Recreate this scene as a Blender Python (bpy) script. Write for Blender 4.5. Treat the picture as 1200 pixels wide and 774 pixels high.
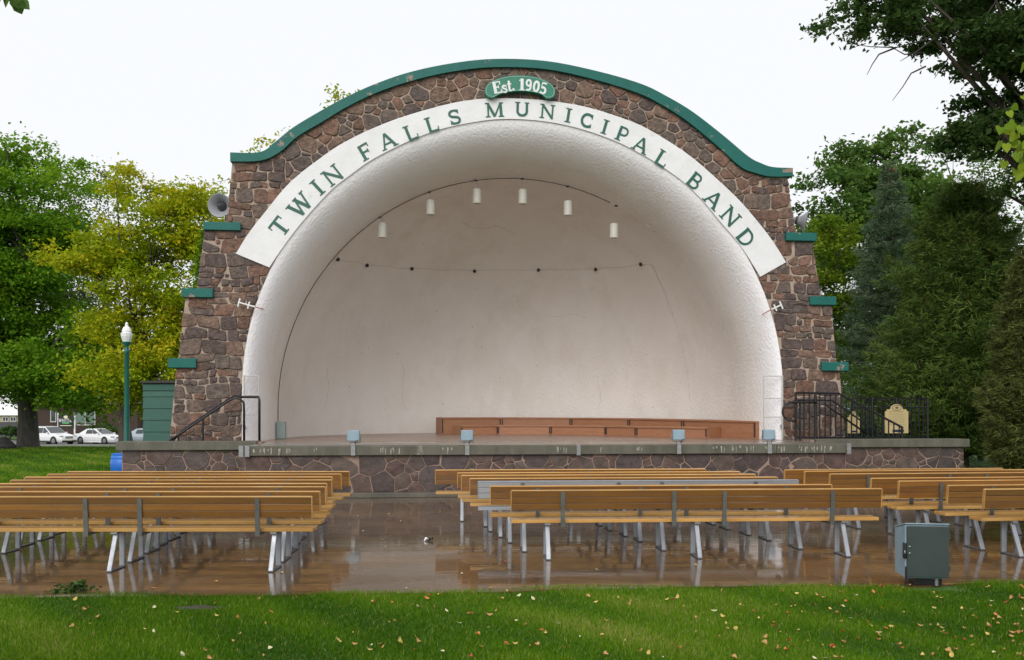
import bpy, bmesh, math, random
import numpy as np
from mathutils import Vector, Matrix
R = math.radians
for o in list(bpy.data.objects): bpy.data.objects.remove(o)
scn = bpy.context.scene
COL = scn.collection

# ------------------------------------------------------------------ camera
HC, FPX, YH = 1.84, 1000.0, 482.0          # eye height, focal length in photo pixels, horizon row
cam = bpy.data.cameras.new('camera'); camo = bpy.data.objects.new('camera', cam); COL.objects.link(camo)
camo.location = (0, 0, HC); camo.rotation_euler = (R(90), 0, 0)
cam.sensor_width = 36; cam.lens = 30.0; cam.shift_y = (YH-387)/1200.0
cam.clip_start = 0.1; cam.clip_end = 3000
scn.camera = camo
# ------------------------------------------------------------------ sky, sun, exposure (bright overcast after rain)
wd = bpy.data.worlds.new('World'); scn.world = wd; wd.use_nodes = True
wn, wl = wd.node_tree.nodes, wd.node_tree.links
wn.clear()
sky = wn.new('ShaderNodeTexSky'); sky.sky_type = 'NISHITA'; sky.sun_disc = False
SUN_EL, SUN_AZ = 35, -166                   # azimuth clockwise from +Y
sky.sun_elevation = R(SUN_EL); sky.sun_rotation = R(SUN_AZ); sky.dust_density = 6; sky.air_density = 1
bg1 = wn.new('ShaderNodeBackground'); bg1.inputs[1].default_value = 0.06
bg2 = wn.new('ShaderNodeBackground'); bg2.inputs[0].default_value = (0.965, 0.98, 1.0, 1); bg2.inputs[1].default_value = 0.80
mx = wn.new('ShaderNodeMixShader'); mx.inputs[0].default_value = 0.93
wo = wn.new('ShaderNodeOutputWorld')
wl.new(sky.outputs[0], bg1.inputs[0]); wl.new(bg1.outputs[0], mx.inputs[1]); wl.new(bg2.outputs[0], mx.inputs[2]); wl.new(mx.outputs[0], wo.inputs[0])
sl = bpy.data.lights.new('sun', 'SUN'); sl.energy = 1.5; sl.angle = R(40); sl.color = (1, 0.97, 0.93)
so = bpy.data.objects.new('sun', sl); COL.objects.link(so); so.location = (-10, -10, 30)
az, el = R(SUN_AZ), R(SUN_EL)
sd = Vector((math.sin(az)*math.cos(el), math.cos(az)*math.cos(el), math.sin(el)))
so.rotation_euler = sd.to_track_quat('Z', 'Y').to_euler()
vs = scn.view_settings; vs.view_transform = 'Standard'; vs.look = 'None'; vs.gamma = 1; vs.exposure = 0.40; vs.use_curve_mapping = False

# ------------------------------------------------------------------ materials
MATS = {}
def nmat(name, c1, c2=None, scale=4.0, rough=0.7, bump=0.0, bscale=None, metal=0.0, spec=0.5, stretch=(1,1,1),
         rand=None, rough2=None, c3=None, c3scale=None, c3lim=(0.6,0.7), coat=0.0, trans=0.0, dist=0.0):
    """noise-mixed principled material; rand = list of colours picked per object; c3 = blotches"""
    if name in MATS: return MATS[name]
    m = bpy.data.materials.new(name); m.use_nodes = True
    n, l = m.node_tree.nodes, m.node_tree.links
    b = n['Principled BSDF']
    b.inputs['Metallic'].default_value = metal; b.inputs['Roughness'].default_value = rough
    b.inputs['Specular IOR Level'].default_value = spec; b.inputs['Coat Weight'].default_value = coat
    b.inputs['Coat Roughness'].default_value = 0.12
    tc = n.new('ShaderNodeTexCoord'); mp = n.new('ShaderNodeMapping'); mp.inputs['Scale'].default_value = stretch
    l.new(tc.outputs['Object'], mp.inputs[0])
    vec = mp.outputs[0]
    if rand is not None:
        oi = n.new('ShaderNodeObjectInfo')
        ad = n.new('ShaderNodeVectorMath'); ad.operation = 'ADD'
        sc = n.new('ShaderNodeMath'); sc.operation = 'MULTIPLY'; sc.inputs[1].default_value = 37.0
        l.new(oi.outputs['Random'], sc.inputs[0]); l.new(mp.outputs[0], ad.inputs[0]); l.new(sc.outputs[0], ad.inputs[1])
        vec = ad.outputs[0]
    nz = n.new('ShaderNodeTexNoise'); nz.inputs['Scale'].default_value = scale; nz.inputs['Detail'].default_value = 6
    nz.inputs['Roughness'].default_value = 0.62; nz.inputs['Distortion'].default_value = dist
    l.new(vec, nz.inputs['Vector'])
    rp = n.new('ShaderNodeMapRange'); rp.inputs[1].default_value = 0.36; rp.inputs[2].default_value = 0.66
    l.new(nz.outputs[0], rp.inputs[0])
    mix = n.new('ShaderNodeMix'); mix.data_type = 'RGBA'
    l.new(rp.outputs[0], mix.inputs[0])
    mix.inputs[6].default_value = (*c1, 1); mix.inputs[7].default_value = (*(c2 or c1), 1)
    out = mix.outputs[2]
    if rand is not None:
        cr = n.new('ShaderNodeValToRGB'); cr.color_ramp.interpolation = 'CONSTANT'
        e = cr.color_ramp.elements
        while len(e) < len(rand): e.new(0.5)
        for i, c in enumerate(rand): e[i].position = i/len(rand); e[i].color = (*c, 1)
        l.new(oi.outputs['Random'], cr.inputs[0])
        m2 = n.new('ShaderNodeMix'); m2.data_type = 'RGBA'; m2.blend_type = 'MULTIPLY'; m2.inputs[0].default_value = 1
        l.new(cr.outputs[0], m2.inputs[6]); l.new(out, m2.inputs[7]); out = m2.outputs[2]
    if c3 is not None:
        n3 = n.new('ShaderNodeTexNoise'); n3.inputs['Scale'].default_value = c3scale or scale*0.4; n3.inputs['Detail'].default_value = 8
        n3.inputs['Roughness'].default_value = 0.7
        l.new(vec, n3.inputs['Vector'])
        r3 = n.new('ShaderNodeMapRange'); r3.inputs[1].default_value = c3lim[0]; r3.inputs[2].default_value = c3lim[1]
        l.new(n3.outputs[0], r3.inputs[0])
        m3 = n.new('ShaderNodeMix'); m3.data_type = 'RGBA'; l.new(r3.outputs[0], m3.inputs[0]); l.new(out, m3.inputs[6])
        m3.inputs[7].default_value = (*c3, 1); out = m3.outputs[2]
    l.new(out, b.inputs['Base Color'])
    if rough2 is not None:
        rr = n.new('ShaderNodeMapRange'); rr.inputs[1].default_value = 0.35; rr.inputs[2].default_value = 0.65
        rr.inputs[3].default_value = rough; rr.inputs[4].default_value = rough2
        l.new(nz.outputs[0], rr.inputs[0]); l.new(rr.outputs[0], b.inputs['Roughness'])
    if bump > 0:
        bn = n.new('ShaderNodeTexNoise'); bn.inputs['Scale'].default_value = bscale or scale*6; bn.inputs['Detail'].default_value = 5
        l.new(vec, bn.inputs['Vector'])
        bp = n.new('ShaderNodeBump'); bp.inputs['Strength'].default_value = min(1, bump); bp.inputs['Distance'].default_value = 0.02*max(1, bump)
        l.new(bn.outputs[0], bp.inputs['Height']); l.new(bp.outputs[0], b.inputs['Normal'])
    if trans > 0:
        b.inputs['Transmission Weight'].default_value = trans
    MATS[name] = m
    return m

def leafmat(name, cols, trans=0.42, rough=0.55):
    """foliage: colour ramp driven by the per-leaf attribute 'tint'"""
    m = bpy.data.materials.new(name); m.use_nodes = True
    n, l = m.node_tree.nodes, m.node_tree.links
    n.clear()
    out = n.new('ShaderNodeOutputMaterial'); at = n.new('ShaderNodeAttribute'); at.attribute_name = 'tint'
    cr = n.new('ShaderNodeValToRGB'); e = cr.color_ramp.elements
    while len(e) < len(cols): e.new(0.5)
    for i, c in enumerate(cols): e[i].position = i/(len(cols)-1); e[i].color = (*c, 1)
    l.new(at.outputs['Fac'], cr.inputs[0])
    p = n.new('ShaderNodeBsdfPrincipled'); p.inputs['Roughness'].default_value = rough; p.inputs['Specular IOR Level'].default_value = 0.14
    t = n.new('ShaderNodeBsdfTranslucent'); mix = n.new('ShaderNodeMixShader'); mix.inputs[0].default_value = trans
    l.new(cr.outputs[0], p.inputs['Base Color']); l.new(cr.outputs[0], t.inputs[0])
    l.new(p.outputs[0], mix.inputs[1]); l.new(t.outputs[0], mix.inputs[2]); l.new(mix.outputs[0], out.inputs[0])
    return m

STONE = nmat('rubble_stone', (0.66,0.60,0.58), (1.55,1.38,1.28), 9, 0.75, bump=1.8, bscale=20,
   rand=[(0.14,0.085,0.064),(0.085,0.064,0.062),(0.165,0.10,0.075),(0.088,0.072,0.069),(0.125,0.097,0.08),(0.078,0.06,0.055),(0.15,0.105,0.082),(0.10,0.085,0.075),(0.125,0.075,0.055),(0.11,0.09,0.08)],
   c3=(0.21,0.18,0.145), c3scale=3.2, c3lim=(0.60,0.80))
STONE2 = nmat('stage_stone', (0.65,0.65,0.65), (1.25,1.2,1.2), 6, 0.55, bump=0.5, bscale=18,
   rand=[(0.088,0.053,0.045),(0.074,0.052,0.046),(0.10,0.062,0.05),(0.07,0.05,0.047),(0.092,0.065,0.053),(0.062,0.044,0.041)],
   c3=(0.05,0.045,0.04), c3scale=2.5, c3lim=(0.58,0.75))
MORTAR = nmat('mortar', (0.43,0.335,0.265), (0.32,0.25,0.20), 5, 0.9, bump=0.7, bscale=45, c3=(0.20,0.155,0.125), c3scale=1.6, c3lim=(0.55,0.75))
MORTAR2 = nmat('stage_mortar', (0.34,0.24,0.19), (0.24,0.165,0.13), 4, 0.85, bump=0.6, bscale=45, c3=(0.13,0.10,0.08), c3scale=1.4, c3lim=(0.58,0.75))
GREENP = nmat('green_paint', (0.006,0.105,0.088), (0.009,0.125,0.105), 3, 0.5, spec=0.3, bump=0.25, bscale=30, c3=(0.27,0.19,0.16), c3scale=2.6, c3lim=(0.605,0.63))
LETTERG = nmat('letter_green', (0.006,0.088,0.062), (0.008,0.10,0.072), 5, 0.5)
WHITEP = nmat('white_stucco', (0.76,0.74,0.76), (0.70,0.68,0.69), 1.2, 0.75, bump=1.0, bscale=14, c3=(0.60,0.57,0.52), c3scale=0.9, c3lim=(0.58,0.80))
WHITEI = nmat('dome_stucco', (0.66,0.615,0.575), (0.60,0.555,0.51), 0.8, 0.8, bump=0.9, bscale=16, c3=(0.53,0.475,0.42), c3scale=0.55, c3lim=(0.50,0.75))
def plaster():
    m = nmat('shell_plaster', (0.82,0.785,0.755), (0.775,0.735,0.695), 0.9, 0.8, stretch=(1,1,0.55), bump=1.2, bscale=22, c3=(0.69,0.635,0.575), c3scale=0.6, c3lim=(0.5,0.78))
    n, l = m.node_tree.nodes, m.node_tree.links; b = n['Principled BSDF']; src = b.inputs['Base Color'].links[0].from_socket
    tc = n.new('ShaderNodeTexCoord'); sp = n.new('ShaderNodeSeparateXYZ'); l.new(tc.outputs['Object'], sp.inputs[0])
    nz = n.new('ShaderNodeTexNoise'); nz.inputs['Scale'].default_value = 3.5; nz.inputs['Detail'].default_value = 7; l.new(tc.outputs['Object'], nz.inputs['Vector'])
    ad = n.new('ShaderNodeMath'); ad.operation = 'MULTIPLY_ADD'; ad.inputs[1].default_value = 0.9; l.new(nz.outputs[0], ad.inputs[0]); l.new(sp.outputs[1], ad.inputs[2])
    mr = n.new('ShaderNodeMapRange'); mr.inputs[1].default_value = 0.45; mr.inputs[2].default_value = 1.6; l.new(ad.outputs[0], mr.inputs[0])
    mx_ = n.new('ShaderNodeMix'); mx_.data_type = 'RGBA'; l.new(mr.outputs[0], mx_.inputs[0]); mx_.inputs[6].default_value = (0.86,0.85,0.88,1); l.new(src, mx_.inputs[7])  # lip's brighter light put into its colour, fading to browner stained plaster inside
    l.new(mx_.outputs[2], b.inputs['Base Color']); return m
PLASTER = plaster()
SIGNW = nmat('sign_white', (0.76,0.76,0.78), (0.69,0.69,0.70), 2, 0.6, bump=0.3, bscale=12, c3=(0.56,0.53,0.48), c3scale=2.2, c3lim=(0.60,0.74))
CONC = nmat('coping_concrete', (0.115,0.11,0.082), (0.078,0.075,0.055), 3, 0.5, bump=0.4, bscale=40, rough2=0.75, c3=(0.24,0.23,0.19), c3scale=2.2, c3lim=(0.62,0.7), stretch=(1,1,0.35))
STREAK = nmat('lime_streak', (0.38,0.37,0.32), (0.22,0.21,0.17), 14, 0.7, bump=0.2)
STAGEF = nmat('stage_floor', (0.26,0.17,0.125), (0.21,0.135,0.10), 1.5, 0.16, rough2=0.42, stretch=(0.4,4,1))
APRON = nmat('stage_apron', (0.25,0.225,0.19), (0.19,0.165,0.14), 1.3, 0.10, rough2=0.35)
RISER = nmat('riser_wood', (0.36,0.165,0.085), (0.29,0.13,0.065), 3, 0.5, stretch=(1,1,8), bump=0.15)
RISERD = nmat('riser_gap', (0.035,0.02,0.015), None, 3, 0.8)
BLACK = nmat('black_paint', (0.006,0.006,0.009), (0.011,0.011,0.014), 8, 0.35)
GALV = nmat('galvanised', (0.33,0.34,0.34), (0.25,0.26,0.26), 12, 0.42, metal=0.7, rough2=0.55)
ALU = nmat('aluminium_leg', (0.36,0.38,0.41), (0.27,0.29,0.32), 6, 0.42, metal=0.55, rough2=0.55)
ALUB = nmat('aluminium_board', (0.44,0.46,0.49), (0.38,0.40,0.43), 6, 0.4, metal=0.6, stretch=(0.3,3,3))
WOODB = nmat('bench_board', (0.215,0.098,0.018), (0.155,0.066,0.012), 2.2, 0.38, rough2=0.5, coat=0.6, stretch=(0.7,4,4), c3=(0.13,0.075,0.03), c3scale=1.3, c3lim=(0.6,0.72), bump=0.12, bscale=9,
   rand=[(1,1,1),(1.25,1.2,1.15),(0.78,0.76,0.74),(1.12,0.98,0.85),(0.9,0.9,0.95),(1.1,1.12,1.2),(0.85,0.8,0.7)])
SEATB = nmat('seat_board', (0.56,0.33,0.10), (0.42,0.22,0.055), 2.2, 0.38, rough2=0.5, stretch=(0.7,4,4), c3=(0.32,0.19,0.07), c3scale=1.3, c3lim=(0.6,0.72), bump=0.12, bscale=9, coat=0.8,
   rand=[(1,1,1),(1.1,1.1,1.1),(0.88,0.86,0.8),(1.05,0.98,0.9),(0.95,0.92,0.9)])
STRAP = nmat('strap_steel', (0.15,0.155,0.145), (0.10,0.105,0.095), 10, 0.45, metal=0.4)
FOOTM = nmat('foot_plate', (0.16,0.16,0.165), (0.10,0.10,0.10), 8, 0.6, metal=0.3)
BLUEG = nmat('bluegrey_steel', (0.26,0.36,0.42), (0.22,0.31,0.37), 5, 0.4, bump=0.05)
GREENBOX = nmat('greygreen_steel', (0.042,0.058,0.056), (0.034,0.048,0.046), 4, 0.4, c3=(0.16,0.17,0.15), c3scale=8, c3lim=(0.70,0.78))
SHEDG = nmat('shed_green', (0.016,0.085,0.062), (0.02,0.10,0.072), 3, 0.55, bump=0.2, stretch=(1,1,6))
ROOFD = nmat('dark_roof', (0.04,0.036,0.034), (0.06,0.055,0.05), 10, 0.9, bump=0.4)
POSTG = nmat('post_green', (0.01,0.10,0.08), (0.012,0.12,0.095), 4, 0.35)
GLOBE = nmat('lantern_glass', (0.82,0.83,0.84), (0.78,0.79,0.80), 3, 0.25)
HORN = nmat('horn_grey', (0.30,0.31,0.33), (0.25,0.26,0.28), 6, 0.4)
TAN = nmat('plaque_tan', (0.50,0.40,0.20), (0.46,0.36,0.18), 5, 0.5)
TAND = nmat('plaque_print', (0.12,0.09,0.05), None, 5, 0.6)
NAVY = nmat('navy_print', (0.01,0.012,0.05), None, 5, 0.6)
PIPEW = nmat('white_pipe', (0.52,0.51,0.48), (0.42,0.41,0.38), 6, 0.5)
REDP = nmat('red_paint', (0.45,0.05,0.03), None, 5, 0.5)
CORK = nmat('dark_bakelite', (0.03,0.022,0.03), None, 5, 0.5)
BLUEPL = nmat('blue_plastic', (0.02,0.16,0.62), (0.018,0.14,0.55), 4, 0.4)
BARK = nmat('bark', (0.085,0.065,0.05), (0.045,0.035,0.028), 9, 0.9, bump=1.0, bscale=14, stretch=(1,1,0.25))
BARKG = nmat('bark_grey', (0.10,0.09,0.085), (0.05,0.045,0.04), 9, 0.9, bump=1.0, bscale=14, stretch=(1,1,0.25))
ROCKM = nmat('boulder_rock', (0.07,0.065,0.07), (0.04,0.037,0.04), 6, 0.7, bump=0.8)
LAWN = nmat('lawn_soil_grass', (0.045,0.115,0.010), (0.03,0.08,0.008), 0.9, 0.9, bump=0.8, bscale=60, c3=(0.065,0.145,0.013), c3scale=0.25, c3lim=(0.45,0.7))
ASPH = nmat('asphalt', (0.055,0.055,0.057), (0.045,0.045,0.047), 6, 0.45)
KERB = nmat('kerb_concrete', (0.30,0.29,0.27), (0.24,0.23,0.21), 5, 0.7)
BRICKB = nmat('far_brick', (0.062,0.036,0.028), (0.045,0.028,0.022), 6, 0.85)
BEIGE = nmat('beige_siding', (0.42,0.37,0.25), (0.38,0.33,0.22), 2, 0.8)
WHITES = nmat('white_siding', (0.75,0.75,0.74), (0.70,0.70,0.69), 2, 0.7)
GLASSD = nmat('window_glass', (0.03,0.04,0.045), (0.05,0.06,0.06), 1, 0.06, spec=0.8)
GLASSG = nmat('curtained_glass', (0.14,0.21,0.18), (0.12,0.18,0.155), 1, 0.1, spec=0.7)
CARW = nmat('car_white', (0.78,0.78,0.80), None, 2, 0.22, coat=0.6)
CARS = nmat('car_silver', (0.42,0.47,0.53), None, 2, 0.3, metal=0.4, coat=0.6)
CHROME = nmat('chrome', (0.55,0.56,0.58), None, 2, 0.15, metal=1)
TYRE = nmat('tyre', (0.015,0.015,0.016), None, 4, 0.8)
LAMPY = nmat('headlamp', (0.55,0.57,0.6), None, 4, 0.1)
SIGND = nmat('sign_dark', (0.012,0.014,0.02), None, 4, 0.4)
SIGNG = nmat('sign_greenish', (0.10,0.42,0.16), None, 4, 0.5)
SIGNY = nmat('sign_cream', (0.75,0.70,0.45), None, 4, 0.5)
ROOFB = nmat('brown_shingle', (0.09,0.07,0.06), (0.07,0.055,0.05), 6, 0.9)
SOIL = nmat('wet_soil', (0.035,0.026,0.02), (0.06,0.045,0.035), 12, 0.8, bump=0.6)
HEDGEM = None

def wet_mat():
    m = bpy.data.materials.new('wet_concrete'); m.use_nodes = True
    n, l = m.node_tree.nodes, m.node_tree.links; b = n['Principled BSDF']
    tc = n.new('ShaderNodeNewGeometry')
    def noise(sc, st=(1,1,1), det=5):
        mp = n.new('ShaderNodeMapping'); mp.inputs['Scale'].default_value = st; l.new(tc.outputs['Position'], mp.inputs[0])
        z = n.new('ShaderNodeTexNoise'); z.inputs['Scale'].default_value = sc; z.inputs['Detail'].default_value = det
        z.inputs['Roughness'].default_value = 0.6; l.new(mp.outputs[0], z.inputs['Vector']); return z
    a = noise(0.55, (0.7,1.6,1)); f = noise(9); w = noise(2.6, (0.35,2.6,1), 3)
    mixc = n.new('ShaderNodeMix'); mixc.data_type = 'RGBA'
    r1 = n.new('ShaderNodeMapRange'); r1.inputs[1].default_value = 0.35; r1.inputs[2].default_value = 0.65
    l.new(a.outputs[0], r1.inputs[0]); l.new(r1.outputs[0], mixc.inputs[0])
    mixc.inputs[6].default_value = (0.085,0.044,0.014,1); mixc.inputs[7].default_value = (0.165,0.098,0.042,1)
    m2 = n.new('ShaderNodeMix'); m2.data_type = 'RGBA'; m2.blend_type = 'MULTIPLY'; m2.inputs[0].default_value = 0.6
    l.new(mixc.outputs[2], m2.inputs[6]); l.new(f.outputs[1], m2.inputs[7])
    m3 = n.new('ShaderNodeMix'); m3.data_type='RGBA'; m3.inputs[0].default_value = 0.5
    l.new(m2.outputs[2], m3.inputs[6]); l.new(mixc.outputs[2], m3.inputs[7])
    l.new(m3.outputs[2], b.inputs['Base Color'])
    rr = n.new('ShaderNodeMapRange'); rr.inputs[1].default_value = 0.42; rr.inputs[2].default_value = 0.62
    rr.inputs[3].default_value = 0.25; rr.inputs[4].default_value = 0.45
    l.new(a.outputs[0], rr.inputs[0]); l.new(rr.outputs[0], b.inputs['Roughness'])
    b.inputs['IOR'].default_value = 1.40; b.inputs['Coat Weight'].default_value = 1.0; b.inputs['Coat IOR'].default_value = 1.75
    rc = n.new('ShaderNodeMapRange'); rc.inputs[1].default_value = 0.45; rc.inputs[2].default_value = 0.66; rc.inputs[3].default_value = 0.012; rc.inputs[4].default_value = 0.075
    l.new(a.outputs[0], rc.inputs[0]); l.new(rc.outputs[0], b.inputs['Coat Roughness'])
    pz = noise(0.9, (0.8,2.2,1), 7); rw = n.new('ShaderNodeMapRange'); rw.inputs[1].default_value = 0.47; rw.inputs[2].default_value = 0.60; rw.inputs[3].default_value = 1.0; rw.inputs[4].default_value = 0.68
    l.new(pz.outputs[0], rw.inputs[0]); l.new(rw.outputs[0], b.inputs['Coat Weight'])
    bp = n.new('ShaderNodeBump'); bp.inputs['Strength'].default_value = 0.10; bp.inputs['Distance'].default_value = 0.015
    l.new(w.outputs[0], bp.inputs['Height']); l.new(bp.outputs[0], b.inputs['Normal']); l.new(bp.outputs[0], b.inputs['Coat Normal'])
    return m
WET = wet_mat()

# ------------------------------------------------------------------ mesh helpers
class MB:
    def __init__(s): s.v = []; s.f = []
    def add(s, vs, fs):
        k = len(s.v); s.v += [tuple(p) for p in vs]; s.f += [tuple(i+k for i in f) for f in fs]; return s
    def box(s, c, d, rot=None):
        x, y, z = d[0]/2, d[1]/2, d[2]/2
        P = [Vector(p) for p in ((-x,-y,-z),(x,-y,-z),(x,y,-z),(-x,y,-z),(-x,-y,z),(x,-y,z),(x,y,z),(-x,y,z))]
        if rot is not None: P = [rot @ p for p in P]
        return s.add([p+Vector(c) for p in P], [(0,3,2,1),(4,5,6,7),(0,1,5,4),(1,2,6,5),(2,3,7,6),(3,0,4,7)])
    def hexa(s, P):   # 8 points bottom ring then top ring
        return s.add(P, [(0,3,2,1),(4,5,6,7),(0,1,5,4),(1,2,6,5),(2,3,7,6),(3,0,4,7)])
    def tube(s, pts, r, n=8, cap=True):
        pts = [Vector(p) for p in pts]; rs = r if isinstance(r, (list,tuple)) else [r]*len(pts)
        k = len(s.v); up = None
        for i, p in enumerate(pts):
            t = (pts[min(i+1,len(pts)-1)] - pts[max(i-1,0)])
            t = t.normalized() if t.length > 1e-9 else Vector((0,0,1))
            if up is None:
                up = t.orthogonal().normalized()
            else:
                up = (up - t*up.dot(t)); up = up.normalized() if up.length > 1e-6 else t.orthogonal().normalized()
            b = t.cross(up)
            for j in range(n):
                a = 2*math.pi*j/n; s.v.append(tuple(p + (up*math.cos(a)+b*math.sin(a))*rs[i]))
        for i in range(len(pts)-1):
            for j in range(n):
                a, b2 = k+i*n+j, k+i*n+(j+1)%n
                s.f.append((a, b2, b2+n, a+n))
        if cap:
            s.f.append(tuple(k+j for j in reversed(range(n)))); s.f.append(tuple(k+(len(pts)-1)*n+j for j in range(n)))
        return s
    def prism(s, poly, fn, a, b):   # poly 2D list, fn(x,y,d)->3D
        n = len(poly); k = len(s.v)
        s.v += [tuple(fn(x,y,a)) for x,y in poly] + [tuple(fn(x,y,b)) for x,y in poly]
        s.f.append(tuple(k+i for i in range(n))); s.f.append(tuple(k+n+i for i in reversed(range(n))))
        for i in range(n): j = (i+1)%n; s.f.append((k+j, k+i, k+n+i, k+n+j))
        return s
    def lathe(s, prof, c=(0,0,0), n=16, M=None):
        k = len(s.v); c = Vector(c)
        for r, z in prof:
            for j in range(n):
                a = 2*math.pi*j/n; p = Vector((r*math.cos(a), r*math.sin(a), z))
                if M is not None: p = M @ p
                s.v.append(tuple(p+c))
        for i in range(len(prof)-1):
            for j in range(n):
                a, b = k+i*n+j, k+i*n+(j+1)%n; s.f.append((a,b,b+n,a+n))
        s.f.append(tuple(k+j for j in reversed(range(n)))); s.f.append(tuple(k+(len(prof)-1)*n+j for j in range(n)))
        return s
    def mesh(s, name, mat, smooth=False, bevel=0):
        me = bpy.data.meshes.new(name); me.from_pydata(s.v, [], s.f)
        if bevel > 0:
            bm = bmesh.new(); bm.from_mesh(me)
            bmesh.ops.bevel(bm, geom=list(bm.edges), offset=bevel, segments=1, affect='EDGES', clamp_overlap=True)
            bm.to_mesh(me); bm.free()
        me.materials.append(mat)
        if smooth:
            me.polygons.foreach_set('use_smooth', [True]*len(me.polygons))
        me.update(); return me
    def build(s, name, mat, parent=None, smooth=False, bevel=0, loc=None):
        return mkobj(name, s.mesh(name, mat, smooth, bevel), parent, loc)
def mkobj(name, me, parent=None, loc=None):
    o = bpy.data.objects.new(name, me); COL.objects.link(o)
    if parent is not None: o.parent = parent
    if loc is not None: o.location = loc
    return o
def tag(o, label=None, cat=None, group=None, kind=None):
    if label: o['label'] = label
    if cat: o['category'] = cat
    if group: o['group'] = group
    if kind: o['kind'] = kind
    return o
def empty(name, loc=(0,0,0), rz=0, label=None, cat=None, group=None):
    o = bpy.data.objects.new(name, None); COL.objects.link(o); o.empty_display_size = 0.1
    o.location = loc; o.rotation_euler = (0,0,rz)
    return tag(o, label, cat, group)
def copy_tree(o, parent=None):
    c = o.copy(); COL.objects.link(c); c.parent = parent
    for ch in o.children: copy_tree(ch, c)
    return c
def P(px, py, D): return Vector(((px-600)/FPX*D, D, HC-(py-YH)/FPX*D))
def G(px, py, z=0.0):                      # a point on the ground seen at that pixel
    D = FPX*(HC-z)/(py-YH); return Vector(((px-600)/FPX*D, D, z))
def catmull(pts, k=6):
    out = []; n = len(pts)
    for i in range(n-1):
        p0, p1, p2, p3 = [np.array(pts[min(max(j,0),n-1)], float) for j in (i-1,i,i+1,i+2)]
        for t in np.arange(k)/k:
            out.append(tuple(0.5*((2*p1)+(-p0+p2)*t+(2*p0-5*p1+4*p2-p3)*t*t+(-p0+3*p1-3*p2+p3)*t**3)))
    out.append(tuple(map(float, pts[-1]))); return out

# ------------------------------------------------------------------ frame of the bandshell: u along the face, v into the shell
TH = R(5.5); OX, OY = 0.22, 21.82
U = Vector((math.cos(TH), math.sin(TH), 0)); V = Vector((-math.sin(TH), math.cos(TH), 0)); O = Vector((OX, OY, 0))
ZF = 1.087                                  # stage floor
def loc2w(u, v, z): return O + U*u + V*v + Vector((0,0,z))
def F(px, py, v=0.0):                       # pixel -> (u, z) on the plane at depth v of the bandshell frame
    d = Vector(((px-600)/FPX, 1, -(py-YH)/FPX)); c = Vector((0,0,HC)); q = O + V*v
    t = (q-c).dot(V)/d.dot(V); p = c + d*t
    return ((p-O).dot(U), p.z)
def FL(lst, v=0.0): return [F(x, y, v) for x, y in lst]

# ================================================================== ground
def ground():
    xs = np.concatenate([np.linspace(-900,-120,8), np.linspace(-100,100,41), np.linspace(120,900,8)])
    ys = np.concatenate([np.linspace(-60,0,4), np.linspace(4,100,97), np.linspace(110,400,12), np.linspace(600,1500,4)])
    def zz(y): 
        if y <= 43: return -0.02
        t = min(1, (y-43)/20.0); return -0.02 - 1.13*(t*t*(3-2*t))
    vs_ = [(x, y, zz(y)) for y in ys for x in xs]; nx = len(xs)
    fs = [(j*nx+i, j*nx+i+1, (j+1)*nx+i+1, (j+1)*nx+i) for j in range(len(ys)-1) for i in range(nx-1)]
    o = MB().add(vs_, fs).build('ground', LAWN, smooth=True); tag(o, 'mown green lawn of the park around the paved seating area', 'lawn', kind='structure')
ground()
def lawn_edge(x): return 8.80 + (x+0.5)*0.072 + 0.09*math.sin(x*1.1+0.5) + 0.05*math.sin(x*2.7)
def pavement():
    root = empty('pavement', (0,0,0)); tag(root, 'wet brown concrete paving under the benches', 'pavement', kind='structure')
    # front strip follows the curved lawn edge; slabs have open joints between them
    xj = [-14.5,-10.9,-7.3,-3.75,0.0,2.6,5.6,9.2,12.6,16]
    yj = [None, 11.35, 14.72, 18.9]
    g = 0.006
    for j in range(3):
        for i in range(len(xj)-1):
            x0, x1 = xj[i]+g, xj[i+1]-g; y1 = yj[j+1]-g + 0.06*0
            m = MB(); n = 6
            for k in range(n):
                a = x0+(x1-x0)*k/n; b = x0+(x1-x0)*(k+1)/n
                ya = lawn_edge(a)-0.05 if j == 0 else yj[j]+g
                yb = lawn_edge(b)-0.05 if j == 0 else yj[j]+g
                sk = lambda x: 0.075*x    # joints run parallel to the stage
                ya2 = ya if j == 0 else ya+sk(a); yb2 = yb if j == 0 else yb+sk(b)
                kx = lambda x, y: x + (-0.36*(y-10.3)*max(0, 1-abs(x)/2.55) if y < 14.9 else 0)
                A_, B_, C_, D_ = (kx(a,ya2),ya2),(kx(b,yb2),yb2),(kx(b,y1+sk(b)),y1+sk(b)),(kx(a,y1+sk(a)),y1+sk(a))
                m.hexa([(*q,-0.06) for q in (A_,B_,C_,D_)]+[(*q,0) for q in (A_,B_,C_,D_)])
            me = m.mesh('slab', WET); bm = bmesh.new(); bm.from_mesh(me); bmesh.ops.remove_doubles(bm, verts=bm.verts, dist=1e-4)
            bm.to_mesh(me); bm.free()
            mkobj('slab', me, root)
    o = MB().hexa([(-14.4,7.8,-0.05),(16,9.95,-0.05),(16,20,-0.05),(-14.4,17.8,-0.05),(-14.4,7.8,-0.005),(16,9.95,-0.005),(16,20,-0.005),(-14.4,17.8,-0.005)]).build('joint_bed', nmat('joint_filler',(0.24,0.20,0.155),(0.17,0.14,0.105),5,0.5), root)
pavement()

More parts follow.
